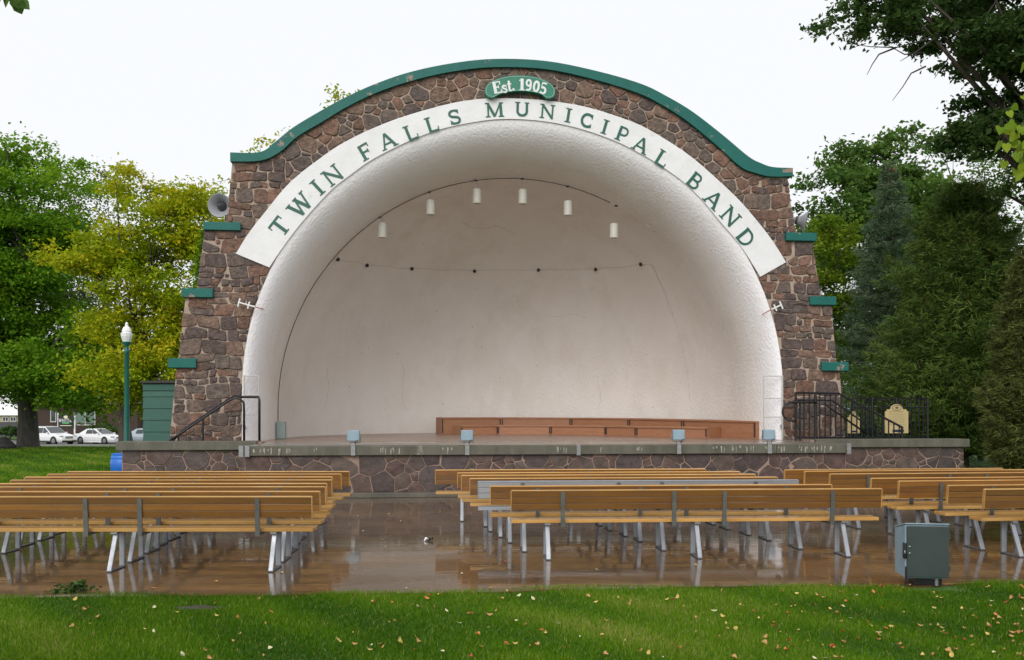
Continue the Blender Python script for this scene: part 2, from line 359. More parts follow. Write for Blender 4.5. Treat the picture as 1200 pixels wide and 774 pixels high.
# ================================================================== Laguerre stones
def clip(poly, n, d):
    out = []; m = len(poly)
    for i in range(m):
        p, q = poly[i], poly[(i+1)%m]
        a = p[0]*n[0]+p[1]*n[1]-d; b = q[0]*n[0]+q[1]*n[1]-d
        if a <= 0: out.append(p)
        if a*b < 0:
            t = a/(a-b); out.append((p[0]+(q[0]-p[0])*t, p[1]+(q[1]-p[1])*t))
    return out
def stones(bounds, inside, curves, rmin, rmax, ax, rng, gap, tries=6000, fill=0.82, warp=None):
    """dart-thrown weighted cells. curves: list of (samples Nx2, inward normals Nx2). ax: horizontal stretch"""
    pts = []; x0, x1, z0, z1 = bounds
    for k in range(tries):
        u, z = rng.uniform(x0,x1), rng.uniform(z0,z1)
        if not inside(u, z): continue
        t = k/tries
        r = (rmax if rng.random() < 0.5 else rng.uniform(rmin, rmax)) if t < 0.15 else rng.uniform(rmin, rmin+(rmax-rmin)*max(0.05, 0.9-t))
        ok = True
        for (a, b, q) in pts:
            if ((a-u)/ax)**2 + (b-z)**2 < ((q+r)*fill)**2: ok = False; break
        if ok: pts.append((u, z, r))
    cells = []
    A = np.array(pts)
    for i, (u, z, r) in enumerate(pts):
        S = rmax*3.2
        poly = [(-S,-S),(S,-S),(S,S),(-S,S)]       # in stretched space about the seed
        du = (A[:,0]-u)/ax; dz = A[:,1]-z; d2 = du*du+dz*dz
        for j in np.argsort(d2)[1:26]:
            L2 = d2[j]
            poly = clip(poly, (du[j], dz[j]), 0.5*(L2 + r*r - A[j,2]**2))
            if len(poly) < 3: break
        if len(poly) < 3: continue
        poly = [(u+a*ax, z+b) for a, b in poly]
        for S_, N_ in curves:
            d = (S_[:,0]-u)**2 + (S_[:,1]-z)**2; j = int(np.argmin(d))
            if d[j] > (rmax*2.6*ax)**2 or (u-S_[j,0])*N_[j,0]+(z-S_[j,1])*N_[j,1] < 0: continue
            for jj in {j, max(0,j-3), min(len(S_)-1, j+3)}:
                if N_[jj].dot(N_[j]) < 0.9: continue
                n = -N_[jj]; poly = clip(poly, n, n[0]*S_[jj,0]+n[1]*S_[jj,1])
                if len(poly) < 3: break
            if len(poly) < 3: break
        if len(poly) < 3: continue
        # inset by the joint
        ar = sum(poly[a][0]*poly[(a+1)%len(poly)][1]-poly[(a+1)%len(poly)][0]*poly[a][1] for a in range(len(poly)))
        if ar < 0: poly = poly[::-1]
        ins = poly
        gg = gap*rng.uniform(0.6, 1.3)
        for a in range(len(poly)):
            p, q = poly[a], poly[(a+1)%len(poly)]; ex, ez = q[0]-p[0], q[1]-p[1]; L = math.hypot(ex,ez)
            if L < 1e-4: continue
            n = (ez/L, -ex/L); ins = clip(ins, n, n[0]*p[0]+n[1]*p[1]-gg)
            if len(ins) < 3: break
        if len(ins) < 3: continue
        w = max(p[0] for p in ins)-min(p[0] for p in ins); h = max(p[1] for p in ins)-min(p[1] for p in ins)
        if w < 0.07 or h < 0.05: continue
        cells.append(ins)
    return cells
def courses(bounds, inside, curves, rng, gap):
    u0, u1, z0, z1 = bounds; cells = []; z = z0; rows = []
    while z < z1:
        h = rng.choice([0.15,0.19,0.24,0.28,0.33,0.38])*rng.uniform(0.9,1.1); rows.append((z, z+h)); z += h
    ph = rng.uniform(0,6); wv = lambda u, z: z+0.035*math.sin(u*2.3+z*1.7+ph)+0.02*math.sin(u*5.1+z*3)
    for a, b in rows:
        u = u0-rng.uniform(0,0.4)
        while u < u1:
            h = b-a; w = h*rng.uniform(0.9,2.3) if h < 0.3 else h*rng.uniform(0.8,1.7)
            q = rng.random()
            parts = [(u,a,u+w,b)]
            if h > 0.26 and q < 0.30:
                m_ = a+h*rng.uniform(0.35,0.65); parts = [(u,a,u+w,m_),(u,m_,u+w,b)]
                if q < 0.12: k_ = u+w*rng.uniform(0.35,0.65); parts = [(u,a,k_,m_),(k_,a,u+w,m_),(u,m_,u+w,b)]
            for (x0,y0,x1,y1) in parts:
                cx, cz = (x0+x1)/2, wv((x0+x1)/2,(y0+y1)/2)
                if not inside(cx, cz):
                    alt = [(cx+a_*(x1-x0)*0.33, cz+b_*(y1-y0)*0.25) for a_, b_ in ((-1,0),(1,0),(0,1),(0,-1),(-1,1),(1,1),(-1,-1),(1,-1))]
                    alt = [p for p in alt if inside(*p)]
                    if not alt: continue
                    cx, cz = alt[0]
                j = lambda s_: rng.uniform(-0.5,0.5)*s_
                jw, jh = min(0.11,(x1-x0)*0.28), min(0.07,(y1-y0)*0.28)
                poly = [(x0+j(jw),wv(x0,y0)+j(jh)),((x0+x1)/2+j(jw),wv((x0+x1)/2,y0)-abs(j(jh))*0.5),(x1+j(jw),wv(x1,y0)+j(jh)),(x1+j(jw),wv(x1,y1)+j(jh)),((x0+x1)/2+j(jw),wv((x0+x1)/2,y1)+abs(j(jh))*0.5),(x0+j(jw),wv(x0,y1)+j(jh))]
                for S_, N_ in curves:
                    d = (S_[:,0]-cx)**2+(S_[:,1]-cz)**2; k = int(np.argmin(d))
                    if d[k] > 0.81 or (cx-S_[k,0])*N_[k,0]+(cz-S_[k,1])*N_[k,1] < 0: continue
                    n = -N_[k]; poly = clip(poly, n, n[0]*S_[k,0]+n[1]*S_[k,1]+rng.uniform(-0.01,0.03))
                    if len(poly) < 3: break
                if len(poly) < 3: continue
                ins = poly; g = gap*rng.uniform(0.7,1.4)
                mx_ = sum(p[0] for p in poly)/len(poly); mz = sum(p[1] for p in poly)/len(poly)
                ww = max(p[0] for p in poly)-min(p[0] for p in poly); hh = max(p[1] for p in poly)-min(p[1] for p in poly)
                if ww < 0.10 or hh < 0.08: continue
                cells.append([(mx_+(p[0]-mx_)*(1-2*g/ww), mz+(p[1]-mz)*(1-2*g/hh)) for p in poly])
            u += w
    return cells
def chaikin(poly, q=0.14):
    o = []
    for i in range(len(poly)):
        a, b = poly[i], poly[(i+1)%len(poly)]
        if math.hypot(a[0]-b[0], a[1]-b[1]) < 0.03: o.append(((a[0]+b[0])/2, (a[1]+b[1])/2)); continue
        o.append((a[0]+(b[0]-a[0])*q, a[1]+(b[1]-a[1])*q)); o.append((b[0]+(a[0]-b[0])*q, b[1]+(a[1]-b[1])*q))
    return o
def stone_mesh(poly, rng, proud, mat, fn, round_=True, edge=0.03):
    p = chaikin(poly) if round_ else poly
    p = [(a+rng.uniform(-.008,.008), b+rng.uniform(-.008,.008)) for a, b in p]
    cx = sum(a for a,_ in p)/len(p); cz = sum(b for _,b in p)/len(p)
    pr = proud*rng.uniform(0.6,1.35); tx, tz = rng.uniform(-.05,.05), rng.uniform(-.05,.05)
    def ring(sc, d, j=0):
        out = []
        for a, b in p:
            L = math.hypot(a-cx, b-cz); k = max(0.3, 1-sc/max(L,0.05))
            x, z = cx+(a-cx)*k, cz+(b-cz)*k
            out.append(fn(x-cx, z-cz, -(d + ((x-cx)*tx+(z-cz)*tz if d > 0 else 0) + rng.uniform(-j,j))))
        return out
    n = len(p); vs_ = ring(0,-0.01)+ring(0.004,pr*0.62)+ring(edge,pr,0.006)+[fn(0,0,-(pr+rng.uniform(-.004,.012)))]
    fs = []
    for r_ in range(2):
        for i in range(n):
            j = (i+1)%n; fs.append((r_*n+i, r_*n+j, (r_+1)*n+j, (r_+1)*n+i))
    for i in range(n): fs.append((2*n+i, 2*n+(i+1)%n, 3*n))
    return MB().add(vs_, fs).mesh('stone', mat), (cx, cz)
def curve_normals(pts, inward):
    S = []; N = []
    for i in range(len(pts)-1):
        a, b = np.array(pts[i]), np.array(pts[i+1]); L = np.linalg.norm(b-a)
        if L < 1e-6: continue
        n = np.array([-(b-a)[1], (b-a)[0]])/L
        if n.dot(np.array(inward)-(a+b)/2) < 0 and not callable(inward): n = -n
        for t in np.linspace(0, 1, max(2, int(L/0.08)), endpoint=False): S.append(a+(b-a)*t); N.append(n)
    return np.array(S), np.array(N)
def in_poly(poly):
    X = np.array(poly)
    def f(u, z):
        c = False; n = len(X)
        for i in range(n):
            a, b = X[i], X[i-1]
            if (a[1] > z) != (b[1] > z) and u < (b[0]-a[0])*(z-a[1])/(b[1]-a[1])+a[0]: c = not c
        return c
    return f

# ================================================================== bandshell
SHELL = empty('bandshell', (OX, OY, 0), TH, 'arched stone bandshell with white domed interior and green coping', 'bandshell')
capT = [(271,180.5),(306,180),(325,167),(345,151),(374,133.5),(402,118),(438,101.5),(480,87),(530,76.5),(580,71.5),(640,74),(700,86),(750,100.5),(780,115),(810,133),(845,160),(875,185),(890,193),(904,197.5),(927,198.5)]
capB = [(271,191),(306,190),(328,180.5),(350,161.5),(378,145),(405,128.5),(440,111.5),(482,97),(531,86),(580,81),(640,83.5),(698,96),(747,111.5),(776,126),(804,144),(838,172),(866,197),(884,204.5),(902,208.5),(927,208)]
capT, capB = FL(catmull(capT,5)), FL(catmull(capB,5))
WA, HA = 6.94, 8.19; ZS = ZF + HA - WA      # face arch: half width, height above the floor, springing
def arch(w, h, n=48):                       # stilted semicircle from left base to right base (u,z)
    zs = ZF + h - w; p = [(-w, ZF + (zs-ZF)*k/5) for k in range(5)]
    p += [(-w*math.cos(math.pi*k/n), zs + w*math.sin(math.pi*k/n)) for k in range(n+1)]
    p += [(w, ZF + (zs-ZF)*k/5) for k in range(4,-1,-1)]
    return p
leftE = FL([(199,517),(203,470),(207.5,431),(209,420),(217.5,349),(231,338),(240,270),(266,259),(269,225),(272,191)])
leftE = [(leftE[0][0]-0.12, 0.0)] + leftE
rightE = FL([(922,208),(927,240),(933,272),(951,283),(962,347),(974,358),(980,424),(984,435),(990,517)])
rightE = rightE + [(rightE[-1][0]+0.12, 0.0)]
outer = leftE + [p for p in capB if leftE[-1][0]+0.1 < p[0] < rightE[0][0]-0.1] + rightE
outer = [(u, z+(0.05 if 5 < i < len(outer)-6 and z > 8 else 0)) for i, (u, z) in enumerate(outer)]
def inner_of(u, z):
    if z < ZS: return (math.copysign(WA, u), max(z, 0.0))
    a = math.atan2(z-ZS, u); return (WA*math.cos(a), ZS+WA*math.sin(a))
def wall_core():
    m = MB(); n = len(outer); inn = [inner_of(*p) for p in outer]
    for d in (0.0, 0.9):
        m.v += [(u, d, z) for u, z in outer] + [(u, d, z) for u, z in inn]
    for i in range(n-1):
        m.f.append((i, i+1, n+i+1, n+i)); m.f.append((2*n+i, 3*n+i, 3*n+i+1, 2*n+i+1))
        m.f.append((i+1, i, 2*n+i, 2*n+i+1)); m.f.append((n+i, n+i+1, 3*n+i+1, 3*n+i))
    return m
core = wall_core().build('stone_wall', MORTAR, SHELL)
# green coping along the top
m = MB(); n = len(capT)
for d in (-0.12, 1.0): m.v += [(u, d, z) for u, z in capT] + [(u, d, z) for u, z in capB]
for i in range(n-1):
    m.f += [(i,n+i,n+i+1,i+1), (2*n+i,2*n+i+1,3*n+i+1,3*n+i), (i,i+1,2*n+i+1,2*n+i), (n+i+1,n+i,3*n+i,3*n+i+1)]
m.f += [(0,2*n,3*n,n), (n-1,2*n-1,4*n-1,3*n-1)]
m.build('coping', GREENP, SHELL)
# ledges on the stepped sides
for (x0,x1,y0,y1) in [(238,282,260,270.5),(213,249.5,338,349),(197,230,420,431.5),(921,957,272.5,283),(949,980,347.5,358),(963,994.5,424.5,435)]:
    a = F(x0,y0,-0.1); b = F(x1,y1,-0.1)
    MB().box(((a[0]+b[0])/2, 0.36, (a[1]+b[1])/2), (b[0]-a[0], 0.96, a[1]-b[1])).build('ledge', GREENP, SHELL, bevel=0.012)
# white sign band
bandO = [(277,298),(292,274),(309,252),(340,215),(379,184),(407,166),(443,149),(480,135.5),(530,122),(566,117),(600,116.5),(640,119),(682,125.5),(720,136.5),(750,148),(772,160),(800,178),(823,196),(862,232),(885,258),(905,284),(920,308)]
bandI = [(316,314),(335,286),(356,259),(387,225),(412,205),(438,187),(480,166),(520,151.5),(566,142.5),(600,140.5),(640,143.5),(680,152),(720,166),(750,181),(772,194),(800,214),(823,236),(841,258),(868,290),(890,325)]
def resample(pts, n):
    pts = np.array(catmull(pts, 8)); d = np.concatenate([[0], np.cumsum(np.linalg.norm(np.diff(pts, axis=0), axis=1))])
    t = np.linspace(0, d[-1], n); return np.stack([np.interp(t, d, pts[:,0]), np.interp(t, d, pts[:,1])], 1)
NB = 90
bO, bI = resample(bandO, NB), resample(bandI, NB)
bOl, bIl = FL(bO), FL(bI)
m = MB()
for d in (-0.058, 0.01): m.v += [(u,d,z) for u,z in bOl] + [(u,d,z) for u,z in bIl]
for i in range(NB-1):
    m.f += [(i,NB+i,NB+i+1,i+1), (i,i+1,2*NB+i+1,2*NB+i), (NB+i+1,NB+i,3*NB+i,3*NB+i+1)]
m.f += [(0,2*NB,3*NB,NB), (NB-1,2*NB-1,4*NB-1,3*NB-1)]
BAND = m.build('sign_band', SIGNW, SHELL)

# ---- lettering: strokes in a unit cell (height 1), serifs as short bars
def arc(cx, cy, rx, ry, a0, a1, n=12): return [(cx+rx*math.cos(R(a0+(a1-a0)*k/n)), cy+ry*math.sin(R(a0+(a1-a0)*k/n))) for k in range(n+1)]
T1, T2, SF = 0.195, 0.12, 0.065
def sv(x, y, w=0.34): return ([(x-w/2, y), (x+w/2, y)], SF)     # horizontal serif
GL = {
 'T': (0.95, [([(0.475,0),(0.475,1)],T1), ([(0,0.94),(0.95,0.94)],T2), ([(0.03,0.72),(0.03,1)],SF), ([(0.92,0.72),(0.92,1)],SF), sv(0.475,0.035,.42)]),
 'W': (1.4, [([(0.13,1),(0.42,0)],T1), ([(0.42,0),(0.72,1)],T2), ([(0.68,1),(0.97,0)],T1), ([(0.97,0),(1.27,1)],T2), sv(0.13,0.965,.36), sv(0.70,0.965,.3), sv(1.27,0.965,.3)]),
 'I': (0.44, [([(0.22,0),(0.22,1)],T1), sv(0.22,0.035,.44), sv(0.22,0.965,.44)]),
 'N': (1.08, [([(0.17,0),(0.17,1)],T2), ([(0.15,1),(0.92,0)],T1), ([(0.91,0),(0.91,1)],T2), sv(0.16,0.035,.34), sv(0.12,0.965,.3), sv(0.91,0.965,.34)]),
 'F': (0.78, [([(0.17,0),(0.17,1)],T1), ([(0.1,0.94),(0.76,0.94)],T2), ([(0.17,0.5),(0.6,0.5)],T2*.9), ([(0.74,0.74),(0.74,1)],SF), ([(0.6,0.38),(0.6,0.62)],SF), sv(0.17,0.035,.42)]),
 'A': (1.1, [([(0.12,0),(0.52,1)],T2), ([(0.52,1),(0.95,0)],T1), ([(0.27,0.32),(0.8,0.32)],T2*.85), sv(0.13,0.035,.32), sv(0.95,0.035,.36)]),
 'L': (0.8, [([(0.18,0),(0.18,1)],T1), ([(0.1,0.06),(0.78,0.06)],T2), ([(0.77,0),(0.77,0.3)],SF), sv(0.18,0.965,.42)]),
 'S': (0.8, [(arc(0.4,0.73,0.31,0.22,20,180,9)+arc(0.4,0.73,0.31,0.22,190,250,4)+arc(0.42,0.27,0.31,0.22,70,0,5)+arc(0.42,0.27,0.31,0.22,-10,-165,9),T1*.82), ([(0.70,0.7),(0.70,0.98)],SF), ([(0.1,0.02),(0.1,0.32)],SF)]),
 'M': (1.3, [([(0.17,0),(0.19,1)],T2), ([(0.17,1),(0.64,0.04)],T1), ([(0.64,0.04),(1.10,1)],T2), ([(1.12,0),(1.10,1)],T1), sv(0.16,0.035,.34), sv(1.12,0.035,.4), sv(0.12,0.965,.28), sv(1.16,0.965,.28)]),
 'U': (1.05, [([(0.18,1),(0.18,0.36)]+arc(0.52,0.36,0.34,0.29,180,360,12)+[(0.86,1)],T1*.9), sv(0.18,0.965,.38), sv(0.86,0.965,.34)]),
 'C': (0.95, [(arc(0.5,0.5,0.40,0.43,48,312,18),T1*.9), ([(0.8,0.66),(0.8,0.98)],SF), ([(0.8,0.04),(0.8,0.3)],SF)]),
 'P': (0.82, [([(0.18,0),(0.18,1)],T1), ([(0.1,0.945),(0.48,0.945)]+arc(0.48,0.69,0.24,0.255,90,-90,9)+[(0.18,0.435)],T2), sv(0.18,0.035,.42)]),
 'B': (0.88, [([(0.18,0),(0.18,1)],T1), ([(0.06,0.945),(0.46,0.945)]+arc(0.46,0.735,0.22,0.21,90,-90,8)+[(0.18,0.525)],T2), ([(0.18,0.525),(0.5,0.525)]+arc(0.5,0.29,0.26,0.235,90,-90,8)+[(0.06,0.055)],T2*1.1)]),
 'D': (1.0, [([(0.18,0),(0.18,1)],T1), ([(0.06,0.945),(0.42,0.945)]+arc(0.42,0.5,0.45,0.445,90,-90,14)+[(0.06,0.055)],T2*1.1)]),
 'H': (1.0, [([(0.18,0),(0.18,1)],T1), ([(0.82,0),(0.82,1)],T1), ([(0.18,0.5),(0.82,0.5)],T2)]),
 'E': (0.8, [([(0.2,0),(0.2,1)],0.27), ([(0.08,0.95),(0.72,0.95)],0.1), ([(0.2,0.52),(0.55,0.52)],0.1), ([(0.08,0.05),(0.74,0.05)],0.1), ([(0.7,0.7),(0.7,1)],0.09), ([(0.72,0),(0.72,0.3)],0.09), ([(0.54,0.38),(0.54,0.66)],0.07)]),
 's': (0.52, [(arc(0.25,0.5,0.16,0.12,30,250,9)+arc(0.26,0.2,0.17,0.15,70,-150,10),0.15), ([(0.44,0.42),(0.44,0.64)],0.05), ([(0.06,0.02),(0.06,0.24)],0.05)]),
 't': (0.46, [([(0.2,0.9),(0.2,0.18)]+arc(0.31,0.18,0.11,0.12,180,320,6),0.19), ([(0.0,0.62),(0.42,0.62)],0.08)]),
 '.': (0.3, [([(0.06,0.09),(0.24,0.09)],0.18)]),
 '1': (0.5, [([(0.27,0),(0.27,1)],0.26), ([(0.02,0.8),(0.27,0.95)],0.09), ([(0.04,0.04),(0.5,0.04)],0.08)]),
 '9': (0.62, [(arc(0.3,0.68,0.19,0.25,0,360,16),0.17), ([(0.49,0.68)]+arc(0.27,0.34,0.22,0.28,0,-130,9),0.17)]),
 '0': (0.64, [(arc(0.32,0.5,0.21,0.42,0,360,20),0.19)]),
 '5': (0.6, [([(0.1,0.93),(0.52,0.93)],0.14), ([(0.12,0.95),(0.1,0.52)],0.07), ([(0.1,0.52)]+arc(0.27,0.30,0.23,0.26,115,-150,14),0.18)]),
}
def stroke_poly(pts, w):
    L, Rr = [], []; n = len(pts)
    for i in range(n):
        a, b = pts[max(i-1,0)], pts[min(i+1,n-1)]; dx, dy = b[0]-a[0], b[1]-a[1]; l = math.hypot(dx,dy) or 1
        nx, ny = -dy/l*w/2, dx/l*w/2; L.append((pts[i][0]+nx, pts[i][1]+ny)); Rr.append((pts[i][0]-nx, pts[i][1]-ny))
    return L, Rr
def glyph(ch, h, mat, wide=1.0, depth=0.012, name='letter'):
    """upright letter centred on the origin in the local (u,z) plane, facing -v"""
    wd_, strokes = GL[ch]; m = MB()
    for k, (pts, w) in enumerate(strokes):
        L, Rr = stroke_poly(pts, w); n = len(L); q = len(m.v); d = -depth-0.0006*k
        f = lambda p, dd: ((p[0]-wd_/2)*h*wide, dd, (min(1,max(0,p[1]))-0.5)*h)
        m.v += [f(p,d) for p in L]+[f(p,d) for p in Rr]+[f(p,0.002) for p in L]+[f(p,0.002) for p in Rr]
        for i in range(n-1):
            m.f += [(q+i,q+n+i,q+n+i+1,q+i+1), (q+i,q+i+1,q+2*n+i+1,q+2*n+i), (q+n+i+1,q+n+i,q+3*n+i,q+3*n+i+1)]
        m.f += [(q,q+2*n,q+3*n,q+n), (q+n-1,q+2*n-1,q+4*n-1,q+3*n-1)]
    return m.mesh(name, mat)
mid = (bO+bI)/2
LET = [('T',328,266,21),('W',352,240.5,21),('I',372,220,20),('N',390,205.5,20.5),('F',428,178,19),('A',454,165,19),('L',481.5,155.5,18.5),('L',506,146,18.5),('S',532.5,137.5,18),
 ('M',579.5,129,17.5),('U',612,128.5,17.5),('N',641.5,131,17.5),('I',666,135.5,17.5),('C',688,141.5,18),('I',709,149,18),('P',729.5,157.5,18.5),('A',751.5,170,19),('L',776,186,19.5),
 ('B',814.5,212.5,20.5),('A',836.5,234,21),('N',856,254,21),('D',874,279,21)]
for ch, x, y, hp in LET:
    j = int(np.argmin((mid[:,0]-x)**2+(mid[:,1]-y)**2)); t = mid[min(j+3,NB-1)]-mid[max(j-3,0)]
    a = F(x, y, -0.058); b = F(x+t[0]*0.05, y+t[1]*0.05, -0.058); ang = math.atan2(b[1]-a[1], b[0]-a[0])
    o = mkobj('letter', glyph(ch, hp/48.0, LETTERG, 0.96), BAND, (a[0], -0.0585, a[1])); o.rotation_euler = (0, -ang, 0)
# Est. 1905 plaque
def plaque():
    cx = 609.5; out = []
    up = [(568.5,104),(574,97),(590,90.5),(610,88.5),(630,91),(645,98),(650.5,105)]
    lo = [(650.5,110),(648.5,114),(641,115.5),(635,110.5),(622,107.5),(608,106.5),(594,108),(584,111),(577,115),(570,112),(568.5,108)]
    poly = catmull(up,3)+catmull(lo,2)
    vo = -0.20; pl = FL(poly, vo)
    root = MB().prism(pl, lambda x,y,d: (x, d, y), vo, -0.02).build('date_plaque', nmat('plaque_green',(0.01,0.16,0.10),(0.012,0.18,0.115),4,0.4), SHELL)
    c = np.mean(pl, axis=0)
    rim = [( (u-c[0])*0.97+c[0], (z-c[1])*0.90+c[1]) for u, z in pl]
    MB().tube([(u, vo-0.003, z) for u, z in rim+rim[:1]], 0.007, 6, False).build('rim_line', nmat('rim_pale',(0.30,0.55,0.46),None,4,0.5), root)
    x = 0
    for ch, px, py, a in [('E',582.5,102.8,12),('s',591,102.3,8),('t',597,100.5,6),('.',601.5,99.5,2),('1',611.5,99.3,-1),('9',619.5,100,-5),('0',628.5,101.6,-9),('5',637,103.8,-13)]:
        u, z = F(px, py, vo); o = mkobj('letter', glyph(ch, 0.30, SIGNW, 0.95, 0.006), root, (u, vo-0.001, z)); o.rotation_euler = (0, -R(a), 0)
plaque()
# ---- white bell-mouth lip and dome
W2, H2, VC = 6.42, 7.24, 1.9
def lip():
    m = MB(); rows = []
    for k in range(13):
        a = R(90*k/12); s_ = math.sin(a); d = -0.02 + (VC+0.02)*(1-math.cos(a))**0.9
        w = WA+(W2-WA)*s_; h = HA+(H2-HA)*s_; rows.append([(u, d, z) for u, z in arch(w, h, 64)])
    n = len(rows[0])
    for r_ in rows: m.v += r_
    for i in range(len(rows)-1):
        for j in range(n-1): m.f.append((i*n+j, (i+1)*n+j, (i+1)*n+j+1, i*n+j+1))
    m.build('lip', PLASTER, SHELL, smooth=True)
lip()
BD = 6.3; ZST = ZF+H2-W2
def dome_pt(ph, e): return (W2*math.cos(ph)*math.cos(e), VC+BD*math.sin(ph)*math.cos(e), ZST+W2*math.sin(e))
def dome():
    m = MB(); NP, NE = 64, 26; rows = []
    for k in range(5): rows.append([(W2*math.cos(math.pi*i/NP), VC+BD*math.sin(math.pi*i/NP), ZF+(ZST-ZF)*k/5) for i in range(NP+1)])
    for k in range(NE+1): rows.append([dome_pt(math.pi*i/NP, R(90)*k/NE) for i in range(NP+1)])
    n = NP+1
    for r_ in rows: m.v += r_
    for i in range(len(rows)-1):
        for j in range(n-1): m.f.append((i*n+j, i*n+j+1, (i+1)*n+j+1, (i+1)*n+j))
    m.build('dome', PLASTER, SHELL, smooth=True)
dome()
_g = [(ph, e) for ph in np.linspace(0.01, math.pi-0.01, 240) for e in np.linspace(0, 1.5, 150)]
_w = np.array([loc2w(*dome_pt(*q)) for q in _g]); _p = np.stack([600+FPX*_w[:,0]/_w[:,1], YH-FPX*(_w[:,2]-HC)/_w[:,1]], 1)
def dome_at(px, py, off=0.0):
    j = int(np.argmin(((_p-np.array([px,py]))**2).sum(1))); u, v, z = dome_pt(*_g[j])
    n = Vector((u, v-VC, (z-ZST)*0.9)).normalized(); return Vector((u, v, z)) - n*off
# conduit that follows the joint between lip and dome, with clips
uend = F(722,252,VC)[0]
cpt = [(u, z) for u, z in arch(W2-0.022, H2-0.022, 64) if u < -3 or (z > 4 and u < uend)]
con = MB().tube([(u, VC, max(z,ZF)) for u, z in cpt], 0.012, 6).build('conduit', nmat('conduit_brown',(0.13,0.10,0.085),None,4,0.6), SHELL, smooth=True)
for x, y in [(445,249),(503,223.5),(558,210.5),(612,211),(665,225),(722,252)]:
    u, z = F(x, y, VC); z = ZST+math.sqrt((W2-0.02)**2-u*u); MB().box((u, VC, z-0.005), (0.09,0.04,0.035)).build('clip', CORK, con)
b = F(329,503,VC-0.2); MB().box((b[0]+0.02, VC-0.22, ZF+0.24),(0.24,0.14,0.47)).build('junction_box', nmat('junction_grey',(0.24,0.30,0.29),(0.2,0.26,0.25),4,0.45), SHELL, bevel=0.012)
# wall sockets and their cable on the dome
sk = [(395,303),(429.5,310),(482,314.5),(556,316.5),(632,316.5),(698,315),(751.5,310.5)]
cab = MB().tube([dome_at(x, y, 0.012) for x, y in catmull([(365,297)]+sk+[(764,312),(775,335),(790,372)],4)], 0.0028, 5).build('cable', nmat('cable_grey',(0.30,0.26,0.23),None,4,0.6), SHELL)
for x, y in sk:
    p = dome_at(x, y, 0.03); MB().lathe([(0.02,-0.055),(0.045,-0.045),(0.055,0.0),(0.04,0.045),(0.015,0.055)], p, 10).build('socket', CORK, cab, smooth=True)
for pts in ([(764,312),(776,335),(790,372),(801,415),(808,460),(812,500)],[(470,420),(474,440),(471,462),(478,486)],[(640,370),(652,372),(668,368),(690,374)],[(380,480),(385,455),(383,430)],[(540,260),(560,268),(585,266),(604,275)],[(700,440),(703,465),(700,487)]):
    MB().tube([dome_at(x, y, 0.002) for x, y in catmull(pts,4)], 0.0035, 4).build('crack', nmat('crack_dark',(0.28,0.23,0.19),None,4,0.9), SHELL)
for k in range(26):                          # small holes and rust spots in the plaster
    rr = random.Random(k); p = dome_at(rr.uniform(350,800), rr.uniform(250,490), 0.002)
    MB().lathe([(0.0,-0.014),(rr.uniform(.012,.025),0),(0.0,0.014)], p, 7).build('plaster_pit', CORK, SHELL)

